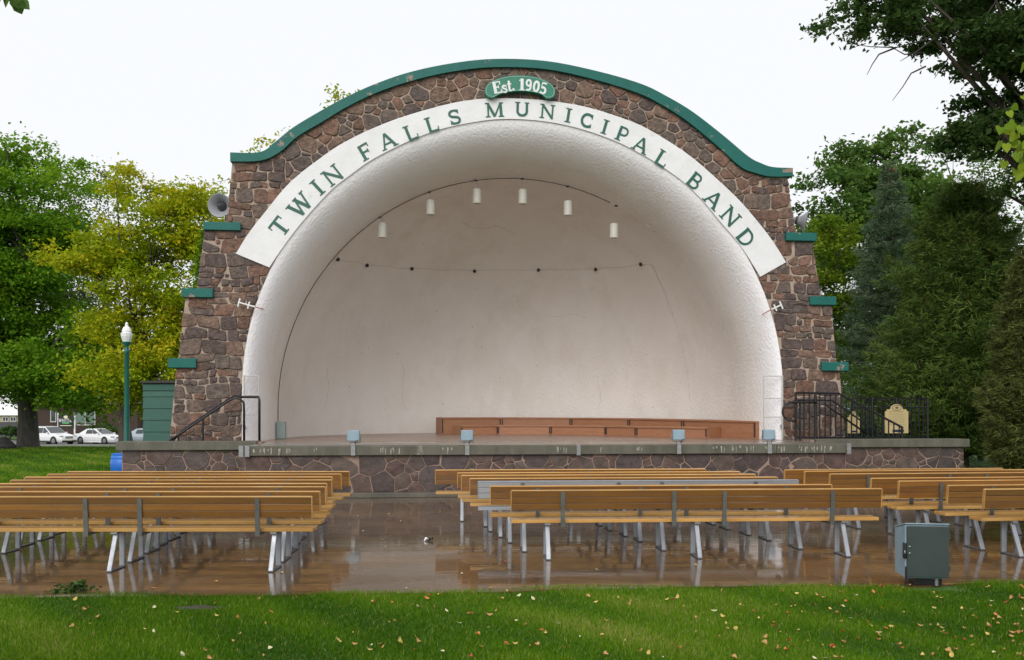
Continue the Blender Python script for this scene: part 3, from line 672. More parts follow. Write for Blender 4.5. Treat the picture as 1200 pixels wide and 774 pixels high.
# ---- rubble stones of the face
rng = random.Random(11)
lipL = [(x,z) for x,z in arch(WA,HA,96)]
bOpts = bOl
ctr = (0, 3.0)
def face_stones():
    band_poly = bOl + bIl[::-1]
    outer_poly = outer
    inn_arch = in_poly([(-WA,0)]+arch(WA,HA,64)+[(WA,0)]); ino = in_poly(outer_poly); inb = in_poly(band_poly)
    outn = curve_normals(outer, (0,4.0))
    # orientation of the outer edge: inward = towards the arch centre
    S, N = outn
    ca = curve_normals(arch(WA+0.02,HA+0.02,96), (0,4.0)); ca = (ca[0], -ca[1])
    bo = curve_normals(bOl, (0,4.0)); bo = (bo[0], -bo[1])
    be1 = curve_normals([bOl[0], bIl[0]], (bOl[0][0]-1, bOl[0][1]-3)); be2 = curve_normals([bOl[-1], bIl[-1]], (bOl[-1][0]+1, bOl[-1][1]-3))
    zl = max(bOl[0][1], bIl[0][1]); zr = max(bOl[-1][1], bIl[-1][1])
    free = lambda u, z: ino(u,z) and not inn_arch(u,z) and not inb(u,z) and z > ZF-0.15
    base = [(np.array([(u, ZF-0.16) for u in np.linspace(-9.5,9.5,300)]), np.array([(0,1.0)]*300))]
    def split(keep):
        return lambda u, z: free(u,z) and keep(u,z)
    groups = []
    zb = lambda u: (bOl[0][1]-0.05) if u < 0 else (bOl[-1][1]-0.05)
    low = lambda u, z: z < zb(u)
    cells = []
    # piers: coursed rubble, wide stones;  arch: rounder stones following the curve
    cells += [('L', c) for c in courses((-9.3,-5.3,ZF-0.15,9.5), split(lambda u,z: u < -5.4 and (low(u,z) or u < -5.9)), [(S,N), ca, bo, be1], rng, 0.011)]
    cells += [('R', c) for c in courses((5.3,9.6,ZF-0.15,9.5), split(lambda u,z: u > 5.4 and (low(u,z) or u > 6.3)), [(S,N), ca, bo, be2], rng, 0.011)]
    edgeL = (np.array([(-5.9,z) for z in np.linspace(5,10,80)]), np.array([(1.0,0)]*80)); edgeR = (np.array([(6.3,z) for z in np.linspace(4,10,80)]), np.array([(-1.0,0)]*80))
    cells += [('A', c) for c in stones((-5.9,6.3,5.0,11.2), split(lambda u,z: -5.88 < u < 6.28 and z > 6.0), [(S,N), bo, edgeL, edgeR], 0.085, 0.215, 1.12, rng, 0.014, 9000, 0.80)]
    okc = []
    for g, c in cells:
        bad = sum(1 for (u, z) in c if (z > ZS and math.hypot(u, z-ZS) < WA-0.12) or (z <= ZS and abs(u) < WA-0.12))
        far = max(p[0] for p in c)-min(p[0] for p in c) > 1.3 or any(not ino(u-0.04*(u > 0)+0.04*(u < 0), z-0.12) and not ino(u*0.98, z-0.35) for u, z in c)
        if not bad and not far: okc.append((g, c))
    # chinking stones in the leftover gaps
    seg = np.array([(c[i][0],c[i][1],c[(i+1)%len(c)][0],c[(i+1)%len(c)][1]) for _, c in okc for i in range(len(c))])
    bnd = np.concatenate([S, ca[0], bo[0]])
    pts = [(u,z) for u in np.arange(-9.2,9.5,0.07) for z in np.arange(ZF-0.1,11,0.07) if free(u,z)]
    polys = [np.array(c) for _, c in okc]; boxes = np.array([(p[:,0].min(),p[:,0].max(),p[:,1].min(),p[:,1].max()) for p in polys]); tests = [in_poly(p) for p in polys]
    cand = []
    for u, z in pts:
        hit = np.where((boxes[:,0] < u)&(boxes[:,1] > u)&(boxes[:,2] < z)&(boxes[:,3] > z))[0]
        if any(tests[h](u,z) for h in hit): continue
        ax_, az_ = seg[:,0], seg[:,1]; dx, dz = seg[:,2]-ax_, seg[:,3]-az_
        t = np.clip(((u-ax_)*dx+(z-az_)*dz)/(dx*dx+dz*dz+1e-9),0,1)
        d = min(np.hypot(ax_+t*dx-u, az_+t*dz-z).min(), np.hypot(bnd[:,0]-u, bnd[:,1]-z).min()-0.01)
        if d > 0.058: cand.append([d,u,z])
    cand.sort(reverse=True); used = []
    for d, u, z in cand:
        for (q,a_,b_) in used: d = min(d, math.hypot(a_-u,b_-z)-q)
        if d < 0.058: continue
        r_ = (d-0.010)*1.12; n = rng.choice([4,5,5]); o_ = rng.uniform(0,6)
        okc.append(('C',[(u+r_*rng.uniform(0.85,1.15)*math.cos(o_+6.283*k/n), z+r_*rng.uniform(0.85,1.15)*math.sin(o_+6.283*k/n)) for k in range(n)])); used.append((d,u,z))
    return okc
fs_ = face_stones()
cnt = {}
def parea(c): return abs(sum(c[a][0]*c[(a+1)%len(c)][1]-c[(a+1)%len(c)][0]*c[a][1] for a in range(len(c))))/2
fs_.sort(key=lambda q: -parea(q[1])); rest = [MB() for _ in range(8)]
for i, (g, c) in enumerate(fs_):
    me, (cx, cz) = stone_mesh(c, rng, 0.034, STONE, lambda x,z,d: (x, d, z), True, 0.022)
    if i < 300: mkobj('stone', me, core, (cx, 0, cz))
    else: rest[i%8].add([(v.co.x+cx, v.co.y, v.co.z+cz) for v in me.vertices], [tuple(p.vertices) for p in me.polygons])
for q in rest:
    if q.v: tag(q.build('small_stones', STONE, core), kind='stuff')

# ================================================================== stage
STAGE = empty('stage', (OX, OY, 0), TH, 'raised stage with dark crazed stone front and weathered concrete coping', 'stage')
VF = -3.10; VW = -1.30                      # front planes of the stage and of its side wings
uL, uR = F(287,525,VF)[0], F(991,525,VF)[0]
wL, wR = F(143,520,VW)[0], F(1129,520,VW)[0]
ZW = ZF+0.05
def stage():
    HB = 0.20                               # coping depth
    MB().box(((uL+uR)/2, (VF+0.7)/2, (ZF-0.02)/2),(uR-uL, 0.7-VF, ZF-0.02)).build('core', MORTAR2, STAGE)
    for a, b in ((wL,uL),(uR,wR)):
        MB().box(((a+b)/2, VW+0.2, (ZW-0.02)/2),(b-a, 0.40, ZW-0.02)).build('wing_wall', MORTAR2, STAGE)
    # coping segments
    cuts = [uL-0.09]+[F(x,525,VF)[0] for x in (415,547,677,797,908)]+[uR+0.09]
    for a, b in zip(cuts[:-1], cuts[1:]):
        MB().box(((a+b)/2, VF+0.12, ZF-HB/2+0.002),(b-a-0.006, 0.44, HB)).build('coping', CONC, STAGE, bevel=0.01)
    for a, b in ((wL-0.1,uL-0.095),(uR+0.095,wR+0.1)):
        MB().box(((a+b)/2, VW+0.18, ZW-0.10),(b-a, 0.58, 0.20)).build('coping', CONC, STAGE, bevel=0.01)
    # floor: wet concrete apron then timber floor inside the shell
    MB().box(((uL+uR)/2, (VF+0.345-0.55)/2, ZF-0.03),(uR-uL-0.02, -0.55-(VF+0.345), 0.06)).build('apron', APRON, STAGE)
    y0 = -0.545; k = 0
    while y0 < VC+BD:
        wv = 0.28; yc = y0+wv/2
        hw = 6.9 if yc < VC else W2*math.sqrt(max(0.02,1-((yc-VC)/BD)**2))+0.05
        if yc < 0: hw = 7.6
        MB().box((0, yc, ZF-0.028),(2*hw, wv-0.006, 0.06)).build('floor_board', STAGEF, STAGE); y0 += wv; k += 1
    MB().box(((uL+uR)/2-0.1, VF-0.16, 0.05),(uR-uL, 0.36, 0.10)).build('kerb', nmat('wet_kerb',(0.12,0.11,0.09),(0.08,0.075,0.06),3,0.3), STAGE, bevel=0.01)
    # crazed stones
    r2 = random.Random(5)
    def run(u0, u1, z0, z1, vv):
        poly = [(u0,z0),(u1,z0),(u1,z1),(u0,z1)]
        cs = [curve_normals([poly[i], poly[(i+1)%4]], ((u0+u1)/2,(z0+z1)/2)) for i in range(4)]
        for c in stones((u0,u1,z0,z1), in_poly(poly), cs, 0.08, 0.29, 1.1, r2, 0.009, 3500, 0.80):
            me, (cx, cz) = stone_mesh(c, r2, 0.016, STONE2, lambda x,z,d: (x,d,z), False, 0.012)
            mkobj('stone', me, STAGE, (cx, vv, cz))
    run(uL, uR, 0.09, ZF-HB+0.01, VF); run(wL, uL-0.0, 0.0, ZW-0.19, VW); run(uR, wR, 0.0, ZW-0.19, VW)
    # white lime streaks bleeding down the coping
    for x0, x1, n in [(298,345,15),(368,376,2),(446,470,8),(515,530,5),(650,664,5),(700,706,2),(742,752,3),(834,848,5),(855,900,15),(903,918,5),(930,972,13)]:
        for k in range(n):
            u, z = F(r2.uniform(x0,x1), 525, VF); h = r2.uniform(0.05,0.15); wdt = r2.uniform(0.010,0.030); top = ZF-r2.uniform(0.02,0.06); m = MB()
            e = lambda: r2.uniform(-0.25,0.25)*wdt
            pts = [(-wdt/2+e(),top+e()),(-wdt/2+e(),top-h*0.4),(-wdt/2+e(),top-h*0.8),(-wdt*0.2+e(),top-h),(wdt*0.25+e(),top-h*r2.uniform(.8,.97)),(wdt/2+e(),top-h*0.5),(wdt/2+e(),top+e())]
            m.prism([(u+a,b2) for a,b2 in pts], lambda X,Y,d: (X,d,Y), VF-0.1025-0.0004*k, VF-0.09); m.build('lime_streak', STREAK, STAGE)
    # clamps where the coping is fixed
    for x in (284,291,677,992):
        vv = VF if x not in (284,) else VW
        u, z = F(x, 527, VF); MB().box((u, VF-0.115, ZF-0.10),(0.10 if x!=677 else 0.09, 0.03, 0.24)).build('bracket', GALV, STAGE, bevel=0.006)
stage()
# stairs behind the wings
for sgn, a in ((-1, uL), (1, uR)):
    st = empty('stairs', loc2w(a, -0.45, 0), TH, 'concrete steps beside the left pier behind the wing wall' if sgn < 0 else 'concrete steps beside the right pier behind the wing wall', 'steps')
    for k in range(6):
        MB().box((sgn*(0.14+0.28*k), 0, (ZF-0.005-0.18*k)/2),(0.278, 0.8, ZF-0.005-0.18*k)).build('step', KERB, st, bevel=0.008)

# ================================================================== orchestra risers
def riser(pts, h0, h1, label, depth=0.9, z=ZF+0.003):
    """pts: two plan points (u,v) of the front edge; box reaches back by depth"""
    (a, b), (c, d) = pts; ex, ey = c-a, d-b; L = math.hypot(ex,ey); nx, ny = -ey/L*depth, ex/L*depth
    root = empty('riser', loc2w(a, b, z), TH, label, 'riser', 'timber orchestra risers on the stage')
    q = [(0,0),(ex,ey),(ex+nx,ey+ny),(nx,ny)]
    s_ = 0.045; g = 0.008
    MB().hexa([(x,y,0.0) for x,y in q]+[(q[0][0],q[0][1],h0-s_),(q[1][0],q[1][1],h1-s_),(q[2][0],q[2][1],h1-s_),(q[3][0],q[3][1],h0-s_)]).build('box', RISER, root)
    ox, oy = -nx/depth*0.03, -ny/depth*0.03
    q2 = [(0+ox,0+oy),(ex+ox,ey+oy),(ex+nx,ey+ny),(nx,ny)]
    MB().hexa([(q2[i][0],q2[i][1],(h0 if i in (0,3) else h1)-s_+0.002) for i in range(4)]+[(q2[i][0],q2[i][1],(h0 if i in (0,3) else h1)) for i in range(4)]).build('deck', RISER, root)
    for t in (0.02, 0.985):
        MB().box((ex*t+ox*.4, ey*t+oy*.4, (h0+h1)/4),(0.03,0.03,(h0+h1)/2-0.08)).build('batten', RISERD, root)
def onplan(px, v): return (F(px, 500, v)[0], v)
rb = [(onplan(517,6.3),0.54),(onplan(587,6.75),0.54),(onplan(669,6.4),0.53),(onplan(737,5.0),0.52),(onplan(800,3.2),0.50),(onplan(886,0.6),0.475)]
names = ['leftmost upper timber riser against the dome wall','second upper timber riser against the dome wall','third upper timber riser against the dome wall','fourth upper timber riser curving forward','upper timber riser whose end panel comes nearest the stage edge']
for i in range(5): riser([rb[i][0], rb[i+1][0]], rb[i][1], rb[i+1][1], names[i], 0.75)
rl = [onplan(540,5.0),onplan(583,5.45),onplan(645,5.15),onplan(710,4.0),onplan(745,3.1),onplan(829,1.3)]
names = ['lowest timber riser step at the far end','lower timber riser step, second from the far end','lower timber riser step, middle of the curve','short lower timber riser step between two longer ones','lower timber riser step nearest the stage edge']
for i in range(5): riser([rl[i], rl[i+1]], 0.30, 0.30, names[i], 0.7)

# ================================================================== fixtures on the shell
def pendant(x, y, i, words):
    u, z = F(x, y, VC-0.28); cu, cz = F([445,503,558,612,665,722][i], [249,223.5,210.5,211,225,252][i], VC-0.06)
    root = empty('pendant_lamp', loc2w(u, VC-0.28, z-0.2), TH, 'white cylinder pendant lamp hanging in the dome, '+words, 'lamp', 'cylinder lamps hanging in the dome')
    MB().lathe([(0.10,0.0),(0.118,0.005),(0.118,0.37),(0.10,0.40),(0.03,0.41)], n=16).build('shade', nmat('lamp_white',(0.58,0.56,0.50),(0.52,0.50,0.45),5,0.5), root, smooth=False)
    MB().tube([(0,0,0.40),(0,0.05,max(0.5,cz-z+0.1)),(cu-u,0.22,cz-z+0.2)],0.004,5).build('cord', nmat('cord_pale',(0.38,0.35,0.32),None,4,0.6), root)
for i, (x, y) in enumerate([(448,270.5),(504.5,243.5),(559,230.5),(612.5,231),(665.5,244.5),(719.5,271)]):
    pendant(x, y, i, ['below the word TWIN','below the gap before FALLS','below the letter S of FALLS','below the letter U of MUNICIPAL','below the first I of MUNICIPAL','below the letter P of MUNICIPAL'][i])
def horn(px, py, zl, vv, yaw, pitch, label, sc=1.0):
    u, z = F(px, py, vv); root = empty('horn_loudspeaker', loc2w(u, vv, zl), TH, label, 'loudspeaker', 'horn loudspeakers on the shell ledges')
    M = Matrix.Rotation(yaw,3,'Z') @ Matrix.Rotation(R(90)+pitch,3,'X')
    c = Vector((0,0,z-zl))
    MB().lathe([(0.06,-0.42),(0.075,-0.30),(0.10,-0.2),(0.15,-0.10),(0.23,-0.02),(0.285,0.03),(0.30,0.035),(0.285,0.022),(0.21,-0.04),(0.13,-0.13),(0.08,-0.24),(0.07,-0.26)], c, 28, M).build('bell', HORN, root, smooth=True)
    MB().lathe([(0.0,-0.25),(0.11,-0.24),(0.115,-0.12),(0.06,-0.05),(0.03,0.02),(0.02,0.03)], c, 16, M).build('phase_plug', nmat('horn_dark',(0.06,0.062,0.07),None,4,0.4), root, smooth=True)
    MB().lathe([(0.09,-0.58),(0.11,-0.56),(0.11,-0.44),(0.07,-0.41)], c, 14, M).build('driver', HORN, root, smooth=True)
    b = c + M@Vector((0,0,-0.35))
    MB().tube([(b.x,b.y,0.0),(b.x,b.y,b.z)],0.022,8).box((b.x,b.y,0.012),(0.2,0.2,0.024)).build('stand', GALV, root)
zl1 = F(260,260,-0.1)[1]; zl2 = F(940,272.5,-0.1)[1]
horn(257.5,241,zl1,0.25,R(-10),R(4),'grey horn loudspeaker facing the benches beside a yellow maple')
horn(943,260,zl2,0.30,R(66),R(14),'grey horn loudspeaker turned sideways next to dark broadleaf trees')
def antenna(a, b, tip, label):
    vv = -0.24
    A, B, C = F(*a, vv), F(*b, vv), F(*tip, 0.05)
    root = empty('antenna', loc2w(A[0], vv, A[1]), TH, label, 'antenna', 'small antennas on the pier edges')
    p = Vector((0,0,0)); q = Vector((B[0]-A[0],0,B[1]-A[1])); t = Vector((C[0]-A[0],0.29,C[1]-A[1]))
    ANW = nmat('antenna_white',(0.75,0.75,0.75),None,4,0.5); MB().tube([p,q],0.02,6).build('boom', ANW, root); MB().tube([q,t],0.012,6).build('arm', REDP, root)
    e = (q-p).normalized(); n = Vector((-e.z,0,e.x))
    for f, w in ((0.05,0.105),(0.62,0.09)): MB().tube([p+(q-p)*f-n*w,p+(q-p)*f+n*w],0.022,6).build('element', ANW, root)
antenna((279,354.5),(299,360),(309,362.5),'small white two-bar antenna on the pier edge beside the yellow maple')
antenna((916,357.5),(904,363),(893,369),'small white two-bar antenna on the pier edge beside the dark trees')
def ladder(xa, xb, ys, label, back):
    vv = -0.10
    A, B = F(xa,515,vv)[0], F(xb,515,vv)[0]; zt = F(xa, ys[0], vv)[1]
    root = empty('pipe_ladder', loc2w((A+B)/2, vv, ZF), TH, label, 'ladder'); c = (A+B)/2
    for u, r_ in ((A,0.02),(B,0.013)): MB().tube([(u-c,0,0),(u-c,0,zt-ZF+0.02)],r_,7).build('rail', PIPEW, root)
    for y in ys:
        z = F(xa,y,vv)[1]-ZF; MB().tube([(A-c,0,z),(B-c,0,z)],0.013,6).build('rung', PIPEW, root)
    MB().box((A-c,0.03,0.35),(0.07,0.05,0.10)).build('wall_bracket', GALV, root)
ladder(917,895,[441,467,489],'white pipe ladder on the shell edge by the black railing',0)
ladder(286,303,[441,463,486],'white pipe ladder on the shell edge by the black stair handrail',0)
def floodlight(x, y, label, yaw=0):
    u, z = F(x, 520, VF+0.12); root = empty('floodlight', loc2w(u, VF-0.02, ZF+0.002), TH+yaw, label, 'floodlight', 'floodlights on the stage edge')
    hz = 0.20
    MB().box((0,0.02,hz+0.02),(0.26,0.20,0.23)).build('housing', BLUEG, root, bevel=0.015)
    MB().box((0,0.128,hz+0.02),(0.22,0.02,0.19)).build('lens', GLASSD, root, bevel=0.004)
    MB().tube([(-0.145,0.02,hz),(-0.145,0.02,0.075),(0.145,0.02,0.075),(0.145,0.02,hz)],0.012,6).build('yoke', GALV, root)
    MB().box((0,0.0,0.035),(0.07,0.07,0.08)).box((0,-0.105,-0.09),(0.095,0.03,0.22)).box((0,-0.06,0.02),(0.095,0.13,0.03)).build('clamp', GALV, root, bevel=0.004)
    MB().tube([(0.1,-0.09,hz-0.07),(0.05,-0.12,0.1),(0.03,-0.09,0.0)],0.008,5).build('cord', BLACK, root)
floodlight(415,509,'blue-grey floodlight box on the stage edge opposite the open aisle')
floodlight(547,511,'blue-grey floodlight box on the stage edge before the first riser')
floodlight(793,511,'blue-grey floodlight box on the stage edge before the curving riser',R(-8))
floodlight(898,509,'blue-grey floodlight box on the stage edge beside the riser end panel',R(-10))

# ---- left handrail
def lhandrail():
    vv = -0.62; root = empty('stair_handrail', loc2w(F(285,515,vv)[0], vv, ZF), TH, 'black tubular handrail sloping down the steps beside the pier', 'handrail')
    c = F(285,515,vv)[0]
    q = lambda x, y, d=0: (F(x,y,vv+d)[0]-c, d, F(x,y,vv+d)[1]-ZF)
    MB().tube([q(197,518),q(209,510),q(268,470),q(275,466.5),q(281,467.5),q(285.5,472),q(286,480),(q(286,500)[0],0,0)],0.028,8).build('rail', BLACK, root, smooth=True)
    MB().tube([q(197,523,0.35),q(213,505,0.35),q(271,466.5,0.35),q(276,465.5,0.2),q(303,465.5,-0.2),(q(304,467,-0.2)[0],-0.2,q(304,467,-0.2)[2]-0.05),(q(304,500,-0.2)[0],-0.2,0)],0.03,8).build('rail', BLACK, root, smooth=True)
    for x, yt in ((209,509),(238,489.5)):
        t = q(x,yt,0.0); MB().tube([(t[0],0,-0.9),t],0.024,8).build('post', BLACK, root)
lhandrail()
# ---- right railing
def rrailing():
    vv = -0.70; c = F(960,515,vv)[0]
    root = empty('stair_railing', loc2w(c, vv, ZF), TH, 'black stair railing with looped handrail end in front of the pier', 'railing')
    q = lambda x, y, d=0: (F(x,y,vv+d)[0]-c, d, F(x,y,vv+d)[1]-ZF)
    z0 = 0.07
    top = [q(932.5,460.5),q(955,461),q(983,461.5),q(1057,501)]
    MB().tube(top,0.028,6).build('top_rail', BLACK, root)
    MB().tube([(top[0][0],0,z0),(q(1057,510)[0],0,z0)],0.022,6).build('bottom_rail', BLACK, root)
    MB().tube([q(932.5,469),q(975,469.5),q(1030,508)],0.022,6).build('mid_rail', BLACK, root)
    loop = [q(957,472,-0.06)]+[q(928+11*math.cos(R(a)),482.5+11*math.sin(R(a)),-0.06) for a in range(-90,-271,-20)]+[q(933,493.5,-0.06)]
    MB().tube(loop,0.026,8).build('loop_handrail', BLACK, root, smooth=True)
    MB().tube([q(957,472,-0.06),q(968,475,-0.06),q(1016,509,-0.06)],0.024,8).build('loop_handrail', BLACK, root, smooth=True)
    for x, yt in ((932.5,460),(937.5,470),(955.5,461),(1057,500)):
        t = q(x,yt); MB().tube([(t[0],0,-0.02),t],0.034 if x != 937.5 else 0.026,6).build('post', BLACK, root)
    ys = lambda x: 461 if x < 983 else 461+(x-983)*39.5/74
    x = 942.0
    while x < 1056:
        t = q(x, ys(x)); MB().tube([(t[0],0,z0),t],0.019,5,False).build('baluster', BLACK, root); x += 6.2
    v2 = 0.35; c2 = F(1044,515,v2)[0]
    r2_ = empty('guard_fence', loc2w(c2, v2, ZF), TH, 'black metal guard fence with straight balusters behind the tan plaques', 'fence')
    zz = lambda y: F(1044,y,v2)[1]-ZF; xx = lambda x: F(x,500,v2)[0]-c2
    for y in (467,478,513): MB().tube([(xx(1000),0,zz(y)),(xx(1087),0,zz(y))],0.02,6).build('rail', BLACK, r2_)
    for x in (1000,1022,1050,1087): MB().tube([(xx(x),0,-ZF),(xx(x),0,zz(466))],0.034,6).build('post', BLACK, r2_)
    x = 1004.0
    while x < 1086: MB().tube([(xx(x),0,zz(513)),(xx(x),0,zz(467))],0.019,5,False).build('baluster', BLACK, r2_); x += 4.9
rrailing()
def plaque_sign(px0, px1, py0, py1, vv, label):
    a, b = F(px0,py1,vv), F(px1,py0,vv); w, h = b[0]-a[0], b[1]-a[1]; c = (a[0]+b[0])/2
    root = empty('plaque_sign', loc2w(c, vv, 0.0), TH, label, 'sign', 'tan plaques by the railing')
    zb = a[1]; n = 0.05
    poly = [(-w/2,0),(w/2,0),(w/2,h-n),(w/2-n,h-n),(w/2-n,h),(w*0.27,h)]+arc(0,h,w*0.27,h*0.22,10,170,8)+[(-w*0.27,h),(-w/2+n,h),(-w/2+n,h-n),(-w/2,h-n)]
    body = MB().prism(poly, lambda x,y,d: (x,d,zb+y), -0.02, 0.02).build('panel', TAN, root)
    MB().tube([(w*0.2*math.cos(R(t)),-0.022,zb+h*1.07+h*0.11*math.sin(R(t))) for t in range(0,361,20)],0.008,5,False).build('crest_oval', TAND, root)
    MB().prism(arc(0,zb+h*1.07,w*0.08,h*0.05,0,330,11), lambda x,y,d: (x,d,y), -0.024, -0.019).build('crest_mark', TAND, root)
    rr = random.Random(3)
    for k in range(9):
        zz_ = zb+h*(0.92-0.068*k); ww = w*(0.62 if k == 0 else rr.uniform(0.66,0.8))
        MB().box((0,-0.0215,zz_),(ww,0.004,0.008 if k else 0.018)).build('print_line', nmat('faint_print',(0.33,0.26,0.13),None,5,0.5), root)
    MB().box((w*0.06,-0.0215,zb+h*0.10),(w*0.5,0.004,h*0.10)).build('print_block', NAVY, root)
    for s_ in (-1,1): MB().box((s_*w*0.3,0.035,zb/2+h*0.3),(0.05,0.03,zb+h*0.6)).build('post', BLACK, root)
plaque_sign(1037,1064,480,508,0.25,'tan plaque with rounded crest in front of the guard fence')
plaque_sign(993,1007,487,508,0.22,'smaller tan plaque half hidden behind the stair railing')

# ---- green shed, lamp post, barrel
def shed():
    D = 22.6; a, b = P(168,516,D), P(206,449,D); w = b.x-a.x; z1 = b.z
    root = empty('utility_shed', ((a.x+b.x)/2, D+0.5, 0), R(3), 'dark green lap-sided utility shed against the stone pier', 'shed')
    n = 8; h = (z1-0.1)/n
    MB().box((0,0,z1/2),(w-0.08,0.92,z1)).build('frame', SHEDG, root)
    for k in range(n):
        if k == n-1: hh = h*0.62
        else: hh = h
        zc = 0.05+h*k
        for f in range(2):
            if f == 0: m = MB().hexa([(-w/2,-0.5,zc),(w/2,-0.5,zc),(w/2,-0.455,zc),(-w/2,-0.455,zc),(-w/2,-0.478,zc+hh),(w/2,-0.478,zc+hh),(w/2,-0.455,zc+hh),(-w/2,-0.455,zc+hh)])
            else: m = MB().hexa([(-w/2-0.04,-0.5,zc),(-w/2+0.04,-0.5,zc),(-w/2+0.04,0.5,zc),(-w/2-0.04,0.5,zc),(-w/2-0.02,-0.48,zc+hh),(-w/2+0.04,-0.48,zc+hh),(-w/2+0.04,0.5,zc+hh),(-w/2-0.02,0.5,zc+hh)])
            m.build('siding_board', SHEDG, root)
    MB().box((0,-0.50,z1-0.12),(w+0.06,0.03,0.16)).build('fascia', SHEDG, root)
    MB().box((0,0,z1+0.02),(w+0.16,1.16,0.06)).build('roof', ROOFD, root, bevel=0.01)
shed()
def lamp_post():
    b = P(148.5,553,26.0); root = empty('lamp_post', (b.x,b.y,-0.02), 0, 'green park lamp post with white lantern head by the maple', 'lamp post')
    s_ = 26/1000.; zt = HC-(377-YH)*s_; zl = HC-(400-YH)*s_
    MB().lathe([(0.20,0),(0.20,0.12),(0.15,0.2),(0.14,0.75),(0.10,0.82),(0.085,0.9),(0.065,zl-0.35),(0.08,zl-0.32),(0.08,zl-0.27),(0.055,zl-0.2),(0.06,zl-0.12),(0.12,zl-0.03),(0.13,zl)], n=14).build('post', POSTG, root, smooth=True)
    MB().lathe([(0.115,zl),(0.165,zl+0.16),(0.175,zl+0.26),(0.13,zl+0.28),(0.14,zl+0.33),(0.10,zl+0.43),(0.05,zl+0.47),(0.04,zl+0.52),(0.05,zl+0.54),(0.015,zl+0.60)], n=10).build('lantern', GLOBE, root)
lamp_post()
b = P(145,555,21.6); root = empty('plastic_barrel', (b.x,b.y,0), 0, 'bright blue plastic barrel partly hidden by the stage wing', 'barrel')
MB().lathe([(0.24,0.0),(0.27,0.02),(0.30,0.3),(0.285,0.33),(0.305,0.36),(0.31,0.62),(0.29,0.65),(0.305,0.68),(0.27,0.76)], (0,0,-0.015), 20).build('body', BLUEPL, root, smooth=True)
MB().lathe([(0.27,0.735),(0.285,0.74),(0.285,0.77),(0.26,0.775)], (0,0,0), 20).build('rim', BLUEPL, root)

# ================================================================== benches
BL = 4.57
def make_bench(L, board, name='park_bench'):
    root = empty(name)
    def plank(nm, y, z, dy, dz, tilt=0.0, mt=None):
        m = MB(); m.box((0,0,0),(L,dy,dz)); me = m.mesh(nm, mt or board, bevel=0.0035)
        o = mkobj(nm, me, root, (0,y,z)); o.rotation_euler = (tilt,0,0)
    # back: three grooved boards leaning away from the stage
    zt, zb = 0.85, 0.612; k = 3; hh = (zt-zb)/k
    for i in range(k):
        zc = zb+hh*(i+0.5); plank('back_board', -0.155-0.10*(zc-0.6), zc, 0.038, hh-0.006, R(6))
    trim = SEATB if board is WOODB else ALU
    mkobj('top_gleam', MB().box((0,0,0),(L+0.006,0.044,0.016)).mesh('top_gleam', trim, bevel=0.006), root, (0,-0.181,0.853)).rotation_euler = (R(6),0,0)  # strip added along the back's top edge; paler wood stands for sky gleam
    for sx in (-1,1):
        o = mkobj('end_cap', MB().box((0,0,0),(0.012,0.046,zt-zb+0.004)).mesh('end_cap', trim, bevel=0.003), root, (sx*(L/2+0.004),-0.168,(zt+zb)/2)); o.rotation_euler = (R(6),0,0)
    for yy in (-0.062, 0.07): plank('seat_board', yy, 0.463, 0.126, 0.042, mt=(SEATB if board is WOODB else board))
    for x in (0.62,1.98,2.60,3.95):
        X = (x-2.285)*L/4.57
        MB().hexa([(X-0.026,-0.19,0.40),(X+0.026,-0.19,0.40),(X+0.026,-0.165,0.40),(X-0.026,-0.165,0.40),(X-0.026,-0.212,0.835),(X+0.026,-0.212,0.835),(X+0.026,-0.202,0.835),(X-0.026,-0.202,0.835)]
          ).box((X,-0.02,0.425),(0.052,0.33,0.03)).build('bracket', STRAP, root)
    for x in (0.44,2.28,4.12):
        X = (x-2.285)*L/4.57
        MB().hexa([(X-0.028,-0.27,0.012),(X+0.028,-0.27,0.012),(X+0.028,-0.23,0.012),(X-0.028,-0.23,0.012),(X-0.028,-0.10,0.425),(X+0.028,-0.10,0.425),(X+0.028,-0.06,0.425),(X-0.028,-0.06,0.425)]).build('leg', ALU, root, bevel=0.006)
        MB().box((X,0.075,0.222),(0.062,0.04,0.415)).build('leg', ALU, root, bevel=0.006)
        MB().box((X,-0.09,0.008),(0.07,0.38,0.014)).build('foot', FOOTM, root, bevel=0.004)
        MB().box((X,0.0,0.43),(0.07,0.30,0.02)).build('seat_rail', GALV, root)
    return root
def loc_bench(o, pl, D, L, rz, side, label, group):
    """pl: pixel of the aisle end of the back top edge"""
    X = (pl-600)/FPX*D
    if side == 'left': cx, cy = X+math.cos(rz)*L/2, D+math.sin(rz)*L/2
    else: cx, cy = X-math.cos(rz)*L/2, D-math.sin(rz)*L/2
    # the back top stands 0.19 m behind the bench origin
    o.location = (cx-math.sin(rz)*0.19, cy+math.cos(rz)*0.19, 0.0); o.rotation_euler = (0,0,rz)
    tag(o, label, 'bench', group)
bp_ = make_bench(BL, WOODB); first = [True]
def bench(L=BL):
    if first[0]: first[0] = False; return bp_
    return copy_tree(bp_)
ORD = ['first','second','third','fourth','fifth','sixth','seventh','eighth']
Ls = [(365,9.82),(374.5,10.45),(381,11.1),(382.5,11.6),(388.5,12.2),(389,12.75),(399.5,13.35),(409,13.9)]
for i, (x, D) in enumerate(Ls):
    loc_bench(bench(), x, D, BL, R(0.3), 'right', 'amber board bench in the %s row from the lawn, block by the blue barrel' % ORD[i], 'amber benches by the blue barrel')
Rs = [(599.5,10.56),(575,11.17),(560.5,11.93),(551,12.45),(541,13.05),(536.5,13.6),(510.5,14.25)]
